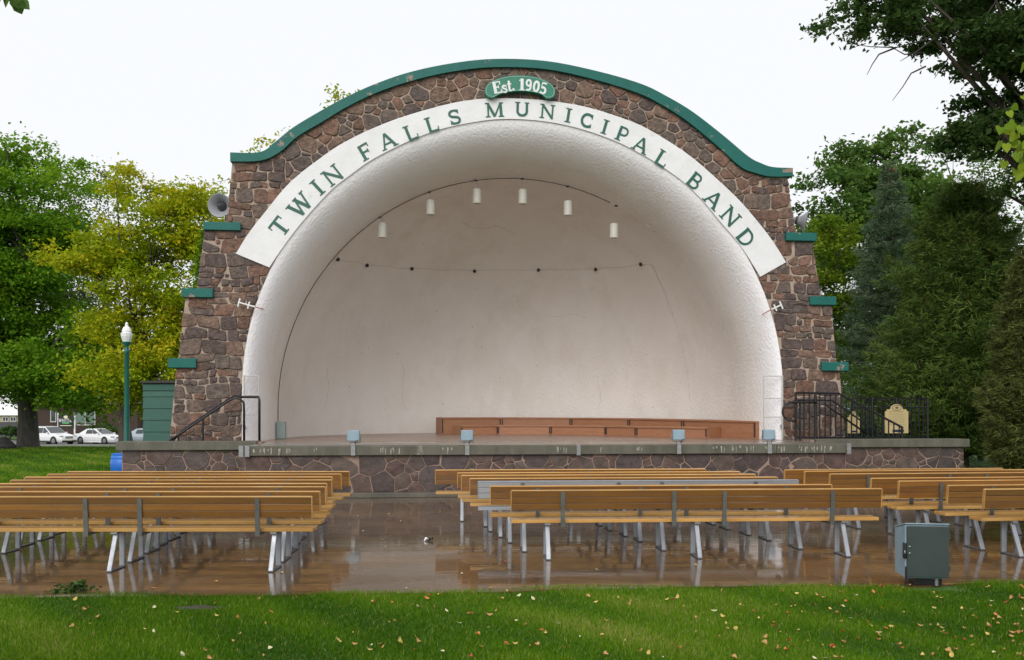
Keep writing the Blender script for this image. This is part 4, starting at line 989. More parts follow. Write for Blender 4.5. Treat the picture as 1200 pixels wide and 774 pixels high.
for i, (x, D) in enumerate(Rs):
    if i == 2: o = make_bench(BL, ALUB, 'aluminium_bench'); lab = 'grey aluminium bench among amber ones in the middle block'
    else: o = bench(); lab = 'amber board bench in the %s row from the lawn, middle block with the grey bench' % ORD[i]
    loc_bench(o, x, D, BL*(1.03 if i == 0 else 1), R(3.4), 'left', lab, 'benches of the middle block')
    if i == 0: o.scale = (1.03,1,1)
Ts = [(1154.5,10.75),(1111.5,11.3),(1054,12.0),(1021.5,12.5),(973,13.35),(943.5,13.95),(920,14.3)]
short = make_bench(3.9, WOODB)
for i, (x, D) in enumerate(Ts):
    if i == 6: o = short; L = 3.9
    else: o = bench(); L = BL
    loc_bench(o, x, D, L, R(6.0), 'left', 'amber board bench in the %s row from the lawn, block by the electrical cabinet' % ORD[i], 'amber benches by the electrical cabinet')

# ================================================================== electrical cabinet on the lawn edge
def cabinet():
    D = 8.98; a = P(1056,688,D); w, h, d = 0.43, 0.565, 0.36
    root = empty('electrical_cabinet', (P(1088,688,D).x, D+0.15, 0), R(-8), 'grey-green steel electrical cabinet on a low black stand at the lawn edge', 'cabinet')
    z0 = 0.08; sl_ = 0.075
    MB().hexa([(-w/2,0.02-d/2,z0),(w/2,0.02-d/2,z0),(w/2,0.02+d/2,z0),(-w/2,0.02+d/2,z0),(-w/2,0.02-d/2,z0+h),(w/2,0.02-d/2,z0+h),(w/2,0.02+d/2,z0+h-sl_),(-w/2,0.02+d/2,z0+h-sl_)]).build('body', BLUEG, root, bevel=0.006)
    MB().box((0.006,-d/2+0.008,z0+h/2),(w-0.012,0.03,h-0.03)).build('door', GREENBOX, root, bevel=0.006)
    MB().box((0,0.01,z0+h-sl_/2+0.009),(w+0.012,d+0.03,0.012),Matrix.Rotation(-math.atan(sl_/d),3,'X')).build('lid', BLUEG, root, bevel=0.003)
    MB().box((0.03,0.0,z0/2+0.005),(0.27,0.24,z0)).build('pedestal', BLACK, root)
    MB().tube([(-w/2+0.01,-d/2+0.02,z0+0.12),(-w/2+0.005,-d/2+0.01,0.0)],0.011,6).box((-w/2+0.005,-d/2+0.01,0.004),(0.09,0.06,0.008)).build('leg', BLACK, root)
    MB().tube([(0.11,-0.12,0.0),(0.11,-0.12,z0)],0.02,8).build('leg', GALV, root)
    MB().box((-w/2+0.002,-d/2+0.05,z0+h*0.51),(0.02,0.07,0.16)).build('hasp', nmat('hasp_dark',(0.05,0.06,0.07),None,4,0.4,metal=0.5), root, bevel=0.004)
    lk = MB().box((-w/2-0.012,-d/2-0.005,z0+h*0.42),(0.035,0.035,0.055)).build('padlock', BLACK, root, bevel=0.006)
    MB().tube([(-w/2-0.012,-d/2-0.005+0.013*math.cos(R(t)),z0+h*0.42+0.027+0.028*math.sin(R(t))) for t in range(0,181,20)],0.004,5).build('shackle', CHROME, lk)
    for dz in (-0.03,0.04): MB().lathe([(0.0,-0.006),(0.011,-0.004),(0.011,0.004),(0,0.006)],(-w/2+0.035,-d/2-0.012,z0+h*0.52+dz),8,Matrix.Rotation(R(90),3,'X')).build('rivet', CHROME, root)
    for dz in (0.2,0.8): MB().tube([(w/2+0.004,-d/2+0.0,z0+h*dz-0.03),(w/2+0.004,-d/2,z0+h*dz+0.03)],0.009,6).build('hinge', GREENBOX, root)
cabinet()

# ================================================================== street, cars, buildings on the far left
ZR = -1.15
o = MB().box((0,80,ZR-0.04),(400,13,0.09)).build('road', ASPH); tag(o, 'wet grey asphalt street beyond the lawn', 'road', kind='structure')
o = MB().box((0,73.3,ZR+0.0),(400,0.2,0.26)).build('kerb', KERB); tag(o, 'concrete kerb between lawn and street', 'kerb', kind='structure')
def car(loc, rz, paint, label, suv):
    root = empty('parked_car', loc, rz, label, 'car', 'cars parked along the street')
    L = 4.7 if suv else 4.75; hw = 0.90; H = 1.62 if suv else 1.40; gc = 0.22 if suv else 0.17
    belt = 0.98 if suv else 0.88; hood = 0.98 if suv else 0.82
    # body: side profile lofted across with rounded flanks; front = +x
    top = ([(-L/2,0.62),(-L/2+0.05,belt),(-0.9,belt+0.03),(0.85,belt),(1.15,hood),(L/2-0.35,hood-0.14),(L/2-0.06,0.66),(L/2,0.48)] if suv else
           [(-L/2,0.62),(-L/2+0.08,0.90),(-1.25,0.93),(0.75,belt),(1.0,hood+0.04),(L/2-0.5,hood-0.14),(L/2-0.08,0.60),(L/2,0.45)])
    m = MB(); xs = [p[0] for p in top]; secs = []
    for x, zt in top:
        nose = 1-0.16*max(0,(abs(x)-L/2+0.7)/0.7)**2
        w = hw*nose; secs.append([(x,-w*0.9,gc),(x,-w,gc+0.18),(x,-w*1.0,(gc+zt)/2+0.08),(x,-w*0.93,zt-0.05),(x,-w*0.80,zt),(x,w*0.80,zt),(x,w*0.93,zt-0.05),(x,w*1.0,(gc+zt)/2+0.08),(x,w,gc+0.18),(x,w*0.9,gc)])
    n = 10
    for s_ in secs: m.v += s_
    for i in range(len(secs)-1):
        for j in range(n): m.f.append((i*n+j,(i+1)*n+j,(i+1)*n+(j+1)%n,i*n+(j+1)%n))
    m.f.append(tuple(range(n))); m.f.append(tuple((len(secs)-1)*n+j for j in reversed(range(n))))
    body = m.build('body', paint, root, smooth=False, bevel=0.015)
    # cabin
    if suv: cab = [(-L/2+0.10,belt-0.03,0.82),(-L/2+0.42,H-0.08,0.66),(-0.9,H,0.68),(0.05,H-0.03,0.68),(0.98,belt-0.03,0.80)]
    else: cab = [(-1.75,0.90,0.78),(-0.95,H-0.05,0.62),(-0.35,H,0.64),(0.15,H-0.04,0.63),(1.05,belt-0.03,0.77)]
    m = MB(); k = 0
    for x, z, w in cab: m.v += [(x,-w,z),(x,w,z)]
    base = [(cab[0][0],belt-0.06),(cab[-1][0],belt-0.06)]
    for i in range(len(cab)-1): m.f.append((2*i,2*i+2,2*i+3,2*i+1))
    q = len(m.v); m.v += [(x,-0.83,belt-0.05) for x,_,_ in cab]+[(x,0.83,belt-0.05) for x,_,_ in cab]; nc = len(cab)
    for i in range(nc-1): m.f += [(2*i,q+i,q+i+1,2*i+2),(2*i+1,2*i+3,q+nc+i+1,q+nc+i)]
    m.build('cabin', paint, root, bevel=0.02)
    def quad(nm, pts, mat, th=0.012):
        a = [Vector(p) for p in pts]; nn = (a[1]-a[0]).cross(a[2]-a[0]).normalized()
        MB().hexa([p-nn*th for p in a]+[p+nn*th for p in a]).build(nm, mat, root)
    lerp = lambda A, B, t: tuple(A[i]+(B[i]-A[i])*t for i in range(3))
    for s_ in (-1,1):
        def sp(x, z):   # point on the flank of the cabin
            t = (z-(belt-0.05))/(H-belt+0.05); return (x, s_*(0.835-0.155*t+0.012), z)
        zt = H-0.13; zb = belt+0.05
        if suv: wins = [((0.78,0.12),(0.0,-0.02)),((-0.08,-0.10),(-0.98,-0.98)),((-1.06,-1.06),(-1.95,-1.80))]
        else: wins = [((0.80,0.10),(-0.02,-0.04)),((-0.10,-0.12),(-0.85,-0.72)),]
        for (fb, ft), (bb, bt) in wins: quad('side_window', [sp(fb,zb),sp(ft,zt),sp(bt,zt),sp(bb,zb)], GLASSD)
        MB().box((0.75,s_*0.97,belt+0.06),(0.16,0.14,0.11)).build('mirror', paint, root, bevel=0.02)
        MB().box((L/2-0.22,s_*0.66,0.66 if not suv else 0.76),(0.26,0.34,0.13),Matrix.Rotation(-s_*0.35,3,'Z')).build('headlight', LAMPY, root, bevel=0.03)
        MB().box((-L/2+0.04,s_*0.66,0.76),(0.14,0.3,0.2)).build('tail_light', REDP, root, bevel=0.03)
        for x in (-L*0.295, L*0.30):
            M = Matrix.Rotation(R(90),3,'X'); r_ = 0.345 if suv else 0.315
            wh = MB().lathe([(r_*0.6,-0.11),(r_,-0.10),(r_,0.10),(r_*0.6,0.11)],(x,s_*0.79,r_),20,M).build('wheel', TYRE, root, smooth=False)
            MB().lathe([(0.03,-0.125),(r_*0.62,-0.12),(r_*0.68,-0.10),(r_*0.68,0.10),(r_*0.62,0.12),(0.03,0.125)],(x,s_*0.79,r_),14,M).build('rim', GALV, wh)
            MB().lathe([(r_*1.12,-0.02),(r_*1.16,0),(r_*1.12,0.02)],(x,s_*0.885,r_*1.02),20,M).build('wheel_arch', TYRE, root)
        MB().box((0,s_*0.86,gc+0.04),(2.2,0.06,0.12)).build('sill', TYRE if suv else paint, root)
    c1, c2 = cab[-1], cab[-2]
    f = lambda t, y: (c1[0]+(c2[0]-c1[0])*t+0.012, y*(c1[2]+(c2[2]-c1[2])*t-0.07), c1[1]+(c2[1]-c1[1])*t+0.012)
    quad('windscreen', [f(0.12,-1),f(0.12,1),f(0.92,1),f(0.92,-1)], GLASSD)
    c1, c2 = cab[0], cab[1]
    quad('rear_window', [f(0.15,-1),f(0.15,1),f(0.92,1),f(0.92,-1)], GLASSD)
    MB().box((L/2-0.05,0,0.64 if suv else 0.56),(0.10,0.75,0.22 if suv else 0.12)).build('grille', GALV if suv else GLASSD, root, bevel=0.02)
    MB().box((L/2-0.04,0,gc+0.08),(0.12,1.45,0.18 if suv else 0.12)).build('bumper', TYRE if suv else paint, root, bevel=0.03)
    MB().box((L/2+0.02,0,gc+0.19),(0.02,0.5,0.11)).build('number_plate', SIGNY, root)
    return root
D = 77.0
pc = P(60,520,D); car((pc.x,D,ZR+0.0052), R(-24), CARW, 'white estate car parked behind the big tree trunk', True)
pc = P(117,520,D+1.5); car((pc.x,D+1.5,ZR+0.0052), R(-20), CARW, 'white saloon car parked in front of the brick building window', False)
pc = P(175,520,D+2); car((pc.x,D+2,ZR+0.0052), R(-16), CARS, 'pale silver car mostly hidden behind the green shed', False)
def window(root, x, z, w, h, y, glass, mull=2):
    f = MB().box((x,y,z+h/2),(w,0.10,0.10)).box((x,y,z-h/2),(w+0.1,0.14,0.12)).box((x-w/2,y,z),(0.10,0.10,h-0.1)).box((x+w/2,y,z),(0.10,0.10,h-0.1))
    for k in range(1, mull): f.box((x-w/2+w*k/mull,y,z),(0.08,0.09,h-0.1))
    o = f.build('window', nmat('frame_offwhite',(0.45,0.45,0.43),None,2,0.7), root)
    for k in range(mull):
        MB().box((x-w/2+w*(k+0.5)/mull,y+0.03,z),(w/mull-0.08,0.02,h-0.1)).build('pane', glass, o)
def roof_gable(root, w, d, z, h, mat, ov=0.5, yc=0):
    MB().hexa([(-w/2-ov,yc-d/2-ov,z),(w/2+ov,yc-d/2-ov,z),(w/2+ov,yc+d/2+ov,z),(-w/2-ov,yc+d/2+ov,z),(-w/2-ov,yc-0.05,z+h),(w/2+ov,yc-0.05,z+h),(w/2+ov,yc+0.05,z+h),(-w/2-ov,yc+0.05,z+h)]).build('roof', mat, root)
# brick mortuary building
DB = 94.0; bx = P(92,500,DB).x
B1 = empty('brick_building', (bx,DB,ZR), 0, 'dark brown brick building with white framed window behind the parked cars', 'building')
MB().box((0,4.0,1.9),(13.0,8,3.8)).build('wall', BRICKB, B1); roof_gable(B1,13,8,3.8,2.2,ROOFB,0.7,4.0)
s_ = DB/1000.
zz_ = lambda y: HC-(y-YH)*s_-ZR
window(B1, (100.5-92)*s_, (zz_(481)+zz_(498.5))/2, 22.5*s_, 17*s_, -0.06, GLASSG, 2)
window(B1, (63-92)*s_, (zz_(480)+zz_(495))/2, 6*s_, 14*s_, -0.06, GLASSD, 1)
MB().box((-2.2,-0.03,0.9),(8.4,0.06,1.5)).build('plinth', nmat('dark_plinth',(0.05,0.03,0.025),None,4,0.8), B1)
DS = 90.0; sx = P(77.5,500,DS).x; s2 = DS/1000.; zz2 = lambda y: HC-(y-YH)*s2-ZR
SG = empty('name_sign', (sx,DS,ZR), 0, 'dark post-mounted sign reading WHITE in front of the brick building', 'sign')
for x in (-9.6,9.6): MB().box((x*s2,0.08,zz2(484)/2),(0.14,0.12,zz2(484))).build('post', WHITES, SG)
SB = MB().box((0,0,(zz2(486)+zz2(502))/2),(18*s2,0.12,16*s2)).build('board', SIGND, SG)
for i, ch in enumerate('WHITE'):
    xo = [-0.57,-0.24,0.03,0.25,0.52][i]; mkobj('letter', glyph(ch, 0.36, SIGNW if i < 5 else SIGNY, 0.72, 0.03), SB, (xo,-0.07,zz2(493)))
MB().prism(arc(0,zz2(489),0.22,0.16,0,330,11), lambda x,y,d:(x,d,y), -0.09, -0.06).build('emblem', SIGNY, SB)
MB().box((0,-0.07,zz2(496)),(0.7,0.03,0.13)).build('green_line', SIGNG, SB); MB().box((0,-0.07,zz2(499)),(1.2,0.03,0.07)).build('pale_line', SIGNY, SB)
# shrub-covered beige garage
DG = 100.0; gx = P(-5,500,DG).x; sg = DG/1000.; zg = lambda y: HC-(y-YH)*sg-ZR
B2 = empty('beige_garage', (gx,DG,ZR), 0, 'beige garage with small panes beside the big tree trunk', 'building')
MB().box((0,3,zg(487)/2),(6.2,6,zg(487))).build('wall', BEIGE, B2); roof_gable(B2,6.2,6,zg(487),2.6,WHITES,0.3,3)
for x in (7,16): window(B2, (x+5)*sg, (zg(489)+zg(494))/2, 0.65, 0.5, -0.06, GLASSD, 2)
MB().box((0,-0.04,0.85),(6.0,0.08,1.7)).build('garage_door', nmat('garage_dark',(0.07,0.07,0.075),None,4,0.7), B2)
# white house behind the lamp post
DW = 96.0; wx = P(160,500,DW).x; sw = DW/1000.
B3 = empty('white_house', (wx,DW,ZR), 0, 'white house with many paned window beyond the lamp post', 'building')
MB().box((0,3,2.4),(5.0,6,4.8)).build('wall', WHITES, B3); roof_gable(B3,5.0,6,4.8,2.2,ROOFB,0.5,3)
for x in (-1.9,0.2,1.8): window(B3, x, 2.9, 0.9, 1.5, -0.06, GLASSD, 2)
for x in (-2.45,-1.2): MB().box((x,-0.4,2.0),(0.25,0.25,4.0)).build('column', WHITES, B3)
# boulder on the lawn
bo = bmesh.new(); bmesh.ops.create_icosphere(bo, subdivisions=3, radius=0.5)
rg = random.Random(4)
for v_ in bo.verts:
    p = v_.co; k = 1+0.16*math.sin(p.x*7+1)*math.cos(p.y*6)+0.10*math.sin(p.z*11+p.x*5)+rg.uniform(-.03,.03); v_.co = Vector((p.x*1.25*k, p.y*k, max(-0.15, p.z*0.85*k)))
me = bpy.data.meshes.new('boulder'); bo.to_mesh(me); bo.free(); me.materials.append(ROCKM)
g_ = G(2,526); o = mkobj('boulder', me, None, (g_.x,g_.y,0.12)); tag(o, 'dark rounded boulder on the lawn beside the big trunk', 'boulder')

# ================================================================== vegetation
def leaf_object(name, C, size, mat, parent, tint, seed, up=0.35, aspect=0.62, droop=None, loc=None):
    """C: leaf centres (N,3); one folded four-cornered blade per leaf"""
    r = np.random.default_rng(seed); N = len(C)
    n = r.normal(size=(N,3)); n[:,2] = np.abs(n[:,2])+up; n /= np.linalg.norm(n,axis=1)[:,None]
    a = r.normal(size=(N,3)); a -= n*(a*n).sum(1)[:,None]; a /= np.linalg.norm(a,axis=1)[:,None]
    b = np.cross(n,a); s = size*r.uniform(0.65,1.35,N)[:,None]
    Vv = np.empty((N,4,3)); Vv[:,0] = C-a*s*0.5; Vv[:,1] = C+b*s*0.5*aspect+n*s*0.08+a*s*0.05; Vv[:,2] = C+a*s*0.5-n*s*0.1; Vv[:,3] = C-b*s*0.5*aspect+n*s*0.08+a*s*0.05
    return raw_mesh(name, Vv.reshape(-1,3), np.arange(N*4).reshape(N,4), mat, parent, tint, loc)
def raw_mesh(name, verts, faces, mat, parent, tint=None, loc=None):
    me = bpy.data.meshes.new(name); nv, nf, k = len(verts), len(faces), faces.shape[1]
    me.vertices.add(nv); me.vertices.foreach_set('co', np.ascontiguousarray(verts, dtype=np.float32).ravel())
    me.loops.add(nf*k); me.loops.foreach_set('vertex_index', faces.ravel().astype(np.int32))
    me.polygons.add(nf); me.polygons.foreach_set('loop_start', np.arange(0,nf*k,k,dtype=np.int32))
    me.update(calc_edges=True)
    if tint is not None:
        at = me.attributes.new('tint','FLOAT','FACE'); at.data.foreach_set('value', np.clip(tint,0,1).astype(np.float32))
    me.materials.append(mat); return mkobj(name, me, parent, loc)
L_GREEN = leafmat('leaf_green', [(0.055,0.14,0.008),(0.10,0.23,0.012),(0.165,0.32,0.016),(0.27,0.42,0.025)])
L_YELLOW = leafmat('leaf_yellowgreen', [(0.14,0.25,0.008),(0.27,0.375,0.010),(0.43,0.47,0.014),(0.60,0.45,0.02)])
L_GREY = leafmat('leaf_greygreen', [(0.07,0.12,0.035),(0.115,0.17,0.05),(0.17,0.22,0.065),(0.25,0.27,0.09)])
L_DARK = leafmat('leaf_dark', [(0.028,0.06,0.015),(0.045,0.09,0.023),(0.07,0.13,0.032),(0.11,0.18,0.045)])
L_MID = leafmat('leaf_mid', [(0.045,0.10,0.022),(0.075,0.155,0.03),(0.115,0.21,0.04),(0.19,0.28,0.045)])
L_LIME = leafmat('leaf_lime', [(0.08,0.17,0.012),(0.14,0.24,0.016),(0.22,0.32,0.02),(0.32,0.38,0.03)])
L_SPRUCE = leafmat('needle_spruce', [(0.06,0.115,0.06),(0.095,0.155,0.08),(0.135,0.20,0.105),(0.18,0.24,0.13)], 0.1)
L_PINE = leafmat('needle_pine', [(0.045,0.09,0.016),(0.07,0.125,0.022),(0.105,0.165,0.03),(0.18,0.21,0.05)], 0.2)
L_CEDAR = leafmat('needle_cedar', [(0.055,0.07,0.018),(0.08,0.10,0.024),(0.11,0.13,0.032),(0.15,0.16,0.045)], 0.15)
def broad_tree(base, top, lobes, n_cl, per, size, cr, mat, seed, label, trunk_r=0.3, name='broadleaf_tree', bark=BARK, sparse=0.55, cat='tree', group=None, limbs=26, twigs=70, lean=(0,0), sag=0.0):
    """lobes: list of (cx,cy,cz,rx,ry,rz) in world metres"""
    r = np.random.default_rng(seed); base = Vector(base)
    root = empty(name, base, 0, label, cat, group)
    lb = np.array(lobes, float); wgt = (lb[:,3]*lb[:,5]+lb[:,4]*lb[:,5]); wgt /= wgt.sum()
    nb = max(8, n_cl//9); k = np.concatenate([np.full(max(3,int(round(w_*nb))), i_) for i_, w_ in enumerate(wgt)]); nb = len(k); d = r.normal(size=(nb,3)); d /= np.linalg.norm(d,axis=1)[:,None]
    rad = (sparse+(1-sparse)*r.random(nb)**0.6)*(1+0.13*r.normal(size=nb))
    bc = lb[k,:3]+d*lb[k,3:]*rad[:,None]-np.array(base); br = cr*r.uniform(1.1,2.5,nb)
    ki = r.integers(0, nb, n_cl); d = r.normal(size=(n_cl,3)); d /= np.linalg.norm(d,axis=1)[:,None]; d[:,2] = d[:,2]*0.75+0.18
    cen = bc[ki]+d*br[ki][:,None]*np.array([1,1,0.5])*(0.6+0.45*r.random(n_cl))[:,None]
    kp = cen[:,2] > 0.6; cen = cen[kp]; ki = ki[kp]; n_cl = len(cen)
    cs = cr*r.uniform(0.4,0.85,n_cl)
    idx = np.repeat(np.arange(n_cl), per)
    off = r.normal(size=(len(idx),3))*np.array([0.62,0.62,0.36]); L = cen[idx]+off*cs[idx][:,None]
    ct = 0.45*r.random(nb)[ki]+0.3*r.random(n_cl); tint = ct[idx]+r.normal(size=len(idx))*0.13+0.12
    leaf_object('crown', L, size, mat, root, tint, seed+1, up=0.5)
    m = MB(); H = top; top_xy = lb[:,:2].mean(0)-np.array(base)[:2]
    th = min(0.8*H, cen[:,2].max()*0.75)
    tp = [(0,0,-0.1),(0,0,0.15)]+[(top_xy[0]*f**1.6*0.8+0.12*math.sin(5*f+seed), top_xy[1]*f**1.6*0.8+0.1*math.cos(4*f+seed), th*f) for f in (0.12,0.25,0.4,0.55,0.7,0.85,1.0)]
    tr = [trunk_r*1.5,trunk_r*1.2]+[trunk_r*q for q in (1.0,0.93,0.8,0.62,0.45,0.28,0.12)]
    m.tube(tp, tr, 12); TPa = [Vector(p) for p in tp]
    order = r.permutation(n_cl); joints = []
    for q, i in enumerate(order[:limbs+twigs]):
        c = Vector(cen[i]); big = q < limbs
        if big:
            f = min(0.95, max(0.28, (c.z/th)*r.uniform(0.45,0.8))); zz0 = th*f
            j = min(range(2,len(TPa)-1), key=lambda t: abs(TPa[t].z-zz0)); s0 = TPa[j]; r0 = tr[j]*0.45
        else:
            s0, r0 = min(joints, key=lambda J: (J[0]-c).length)
            r0 = max(0.012, r0*0.6)
        md = (s0+c)/2+Vector((r.normal()*0.2, r.normal()*0.2, (c-s0).length*0.10))
        rs = [r0, r0*0.65, max(0.008, r0*0.22)]
        m.tube([s0, md, c], rs, 6 if big else 4, False)
        if big: joints += [(md, rs[1]), (s0*0.25+md*0.5+c*0.25, rs[1]*1.0), (md*0.4+c*0.6, rs[1]*0.7)]
    m.build('trunk', bark, root, smooth=True)
    return root
def ell(px, py, D, rx, rz, ry=None):     # a lobe from its pixel centre and pixel radii
    c = P(px, py, D); s = D/1000.; return (c.x, c.y, c.z, rx*s, (ry or rx)*s, rz*s)
# left side
D = 43.5; b = P(33,525,D)
broad_tree((b.x,b.y,-0.05), 16, [ell(20,250,D,62,95),ell(-45,330,D,75,110),ell(60,330,D,58,80),ell(40,410,D,80,58),ell(-20,440,D,70,42),ell(20,462,D-2,90,24),ell(90,455,D-2,50,24),ell(95,420,D-1,45,48)], 1250, 78, 0.21, 0.95, L_GREEN, 21, 'tall green broadleaf tree with thick dark trunk on the lawn', 0.46, 'shade_tree', BARKG)
D = 38.0; b = P(147,531,D)
broad_tree((b.x,b.y,-0.05), 12, [ell(175,280,D,60,62),ell(140,330,D,48,70),ell(212,330,D,42,80),ell(160,410,D,72,55),ell(220,420,D,50,55),ell(225,262,D,26,38)], 760, 72, 0.17, 0.75, L_YELLOW, 22, 'yellow-green maple tree beside the left pier', 0.24, 'maple_tree', BARK)
D = 62.0; b = P(150,515,D)
broad_tree((b.x,b.y,-0.9), 18, [ell(72,235,D,45,60),ell(105,275,D,40,55),ell(60,330,D,60,60),ell(118,340,D,35,60)], 300, 40, 0.22, 1.1, L_GREY, 23, 'grey-green thinly leaved tree behind the maple', 0.35, 'distant_tree', BARKG, 0.4)
D = 52.0; b = P(-60,515,D)
broad_tree((b.x,b.y,-0.5), 18, [ell(-60,250,D,70,110),ell(-70,400,D,70,80)], 200, 40, 0.25, 1.3, L_GREEN, 24, 'green broadleaf tree standing left of the thick trunk', 0.4, 'shade_tree', BARKG)
D = 33.0; b = P(410,540,D)
broad_tree((b.x,b.y,0), 15, [ell(402,205,D,86,84),ell(350,260,D,60,90),ell(460,260,D,70,90)], 190, 26, 0.15, 0.55, L_YELLOW, 25, 'yellowing tree whose tips show above the green coping', 0.2, 'maple_tree', BARK, 0.7)
# right side
D = 41.0; b = P(1035,526,D)
broad_tree((b.x,b.y,0), 15, [ell(1045,200,D,62,52),ell(1005,255,D,60,60),ell(1075,260,D,70,80),ell(985,340,D,46,80),ell(1040,360,D,80,90)], 600, 65, 0.25, 0.95, L_MID, 31, 'green broadleaf tree rising behind the blue spruce', 0.35, 'broadleaf_tree', BARK, 0.5)
D = 36.0; b = P(968,530,D)
broad_tree((b.x,b.y,0), 10, [ell(972,270,D,26,58),ell(960,370,D,24,70),ell(990,340,D,20,60),ell(975,440,D,26,50)], 180, 40, 0.16, 0.5, L_LIME, 32, 'slim lime-green young tree next to the right pier', 0.1, 'young_tree', BARK, 0.4)
D = 58.0; b = P(1160,515,D)
broad_tree((b.x,b.y,-0.5), 18, [ell(1120,220,D,70,80),ell(1200,240,D,80,100),ell(1150,350,D,120,110)], 330, 42, 0.24, 1.3, L_MID, 33, 'distant green tree seen between the pine and the dark overhanging boughs', 0.4, 'distant_tree', BARK, 0.4)
D = 24.0; b = P(1345,560,D)
broad_tree((b.x,b.y,0), 17, [ell(1150,25,D,85,75),ell(1078,2,D,50,34),ell(1024,12,D,28,30),ell(1190,110,D,75,70),ell(1150,160,D,42,40),ell(1240,-20,D,140,120),ell(1300,130,D,110,110)], 760, 75, 0.165, 0.50, L_DARK, 34, 'dark tree with low overhanging boughs and bare twigs', 0.42, 'overhanging_tree', BARK, 0.45)
def bare_twigs():
    D = 24.0
    m = MB(); r = random.Random(7)
    for pts in ([(1110,35),(1080,48),(1050,56),(1020,55),(1000,52)],[(1105,38),(1075,60),(1055,72)],[(1085,78),(1068,86),(1058,102),(1046,118)],[(1110,30),(1085,36),(1052,46),(1040,53)],[(1080,62),(1060,64),(1035,50)],[(1120,45),(1110,70),(1095,92)],[(1050,56),(1030,64),(1022,76),(1016,88)]):
        m.tube([P(x, y, D+r.uniform(-.4,.4)) for x, y in pts],[0.028-0.02*i/(len(pts)-1) for i in range(len(pts))],5)
    root = bpy.data.objects['overhanging_tree']; o = m.build('bare_twigs', BARKG, root); o.location = -root.location
bare_twigs()
def conifer(base, H, rad, nwh, mat, seed, label, name, droop=0.25, nl=0.16, dens=1.0, low=0.06, prof=1.0, rise=0.0, spray=0.35, tuft=10, red_top=False):
    r = np.random.default_rng(seed); root = empty(name, base, 0, label, 'tree')
    m = MB(); m.tube([(0,0,-0.1),(0,0,H*0.3),(0,0,H*0.65),(0,0,H*0.99)],[H*0.022,H*0.017,H*0.009,0.012],10)
    Cs, Ds, T = [], [], []
    for k in range(nwh):
        f = low+(1-low)*(k+r.random())/nwh; z = H*f; Lb = rad*(1-f)**prof*r.uniform(0.75,1.12)+0.10
        nb = max(3, int(r.integers(5,8)))
        a0 = r.random()*6.28
        for q in range(nb):
            a = a0+6.283*q/nb+r.normal()*0.2; L = Lb*r.uniform(0.78,1.12); d = np.array([math.cos(a), math.sin(a), 0])
            zz0 = z+r.normal()*H*0.006
            t = np.linspace(0,1,5); pz = zz0+L*(rise*t-droop*t+0.22*t**3)
            pts = [tuple(d*L*tt+np.array([0,0,p])) for tt, p in zip(t,pz)]
            m.tube(pts,[0.012+0.018*L*(1-tt)*0.6 for tt in t],4,False)
            n = max(4,int(L*tuft*dens)); tt = 0.12+0.88*r.random(n)**0.75
            side = r.normal(size=n)*spray*L*(1-0.65*tt)*0.8
            px_ = np.outer(tt*L,d)+np.outer(side,[-d[1],d[0],0]); px_[:,2] = np.interp(tt,t,pz)-np.abs(side)*0.25+r.normal(size=n)*0.03
            ct = r.random()*0.7
            Cs.append(px_); T.append(ct+r.random(n)*0.3)
            dd = np.tile(d,(n,1))+np.outer(np.sign(side)*0.8,[-d[1],d[0],0])+r.normal(size=(n,3))*0.35; dd[:,2] += 0.1; Ds.append(dd)
    C = np.concatenate(Cs); Dd = np.concatenate(Ds); T = np.concatenate(T); Dd /= np.linalg.norm(Dd,axis=1)[:,None]
    # each tuft: 5 slim needle blades fanning along its twig
    K = 6; N = len(C); C2 = np.repeat(C,K,0); D2 = np.repeat(Dd,K,0)+r.normal(size=(N*K,3))*0.55; D2 /= np.linalg.norm(D2,axis=1)[:,None]
    sd_ = np.cross(D2, r.normal(size=(N*K,3))); sd_ /= np.linalg.norm(sd_,axis=1)[:,None]
    ln = nl*r.uniform(0.7,1.3,N*K)[:,None]; w = ln*0.085
    C2 = C2+r.normal(size=C2.shape)*nl*0.25
    Vv = np.empty((N*K,3,3)); Vv[:,0] = C2-sd_*w; Vv[:,1] = C2+sd_*w; Vv[:,2] = C2+D2*ln
    raw_mesh('crown', Vv.reshape(-1,3), np.arange(N*K*3).reshape(-1,3), mat, root, np.repeat(T,K)+r.normal(size=N*K)*0.08)
    m.build('trunk', BARK, root)
    if red_top:
        mm = MB()
        for k in range(46):
            a = r.random()*6.28; z = H*(0.90+0.085*r.random()); q = 0.30*r.random()**0.5
            mm.lathe([(0.012,-0.09),(0.035,-0.05),(0.03,0.02),(0.01,0.06)],(q*math.cos(a),q*math.sin(a),z),6)
        tag(mm.build('cones', nmat('spruce_cone',(0.20,0.075,0.03),(0.14,0.05,0.025),8,0.7), root), kind='stuff')
    print(name, N*K); return root
D = 34.0; b = P(1043,536,D); conifer((b.x,b.y,0), HC+(482-190)*D/1000, 2.7, 62, L_SPRUCE, 41, 'blue-grey spruce with red-brown cones at its tip', 'spruce_tree', 0.16, 0.16, 2.2, 0.05, 0.75, 0.0, 0.42, 16, True)
D = 27.5; b = P(1128,549,D); conifer((b.x,b.y,0), HC+(482-218)*D/1000, 3.35, 66, L_PINE, 42, 'big dark green pine standing behind the guard fence', 'pine_tree', -0.18, 0.20, 2.5, 0.03, 0.62, 0.12, 0.45, 17)
D = 22.0; b = P(1205,560,D); conifer((b.x,b.y,0), HC+(482-300)*D/1000, 1.05, 60, L_CEDAR, 43, 'narrow olive-brown cedar beside the dark pine', 'cedar_tree', -0.35, 0.15, 2.2, 0.02, 0.5, 0.1, 0.55, 26)
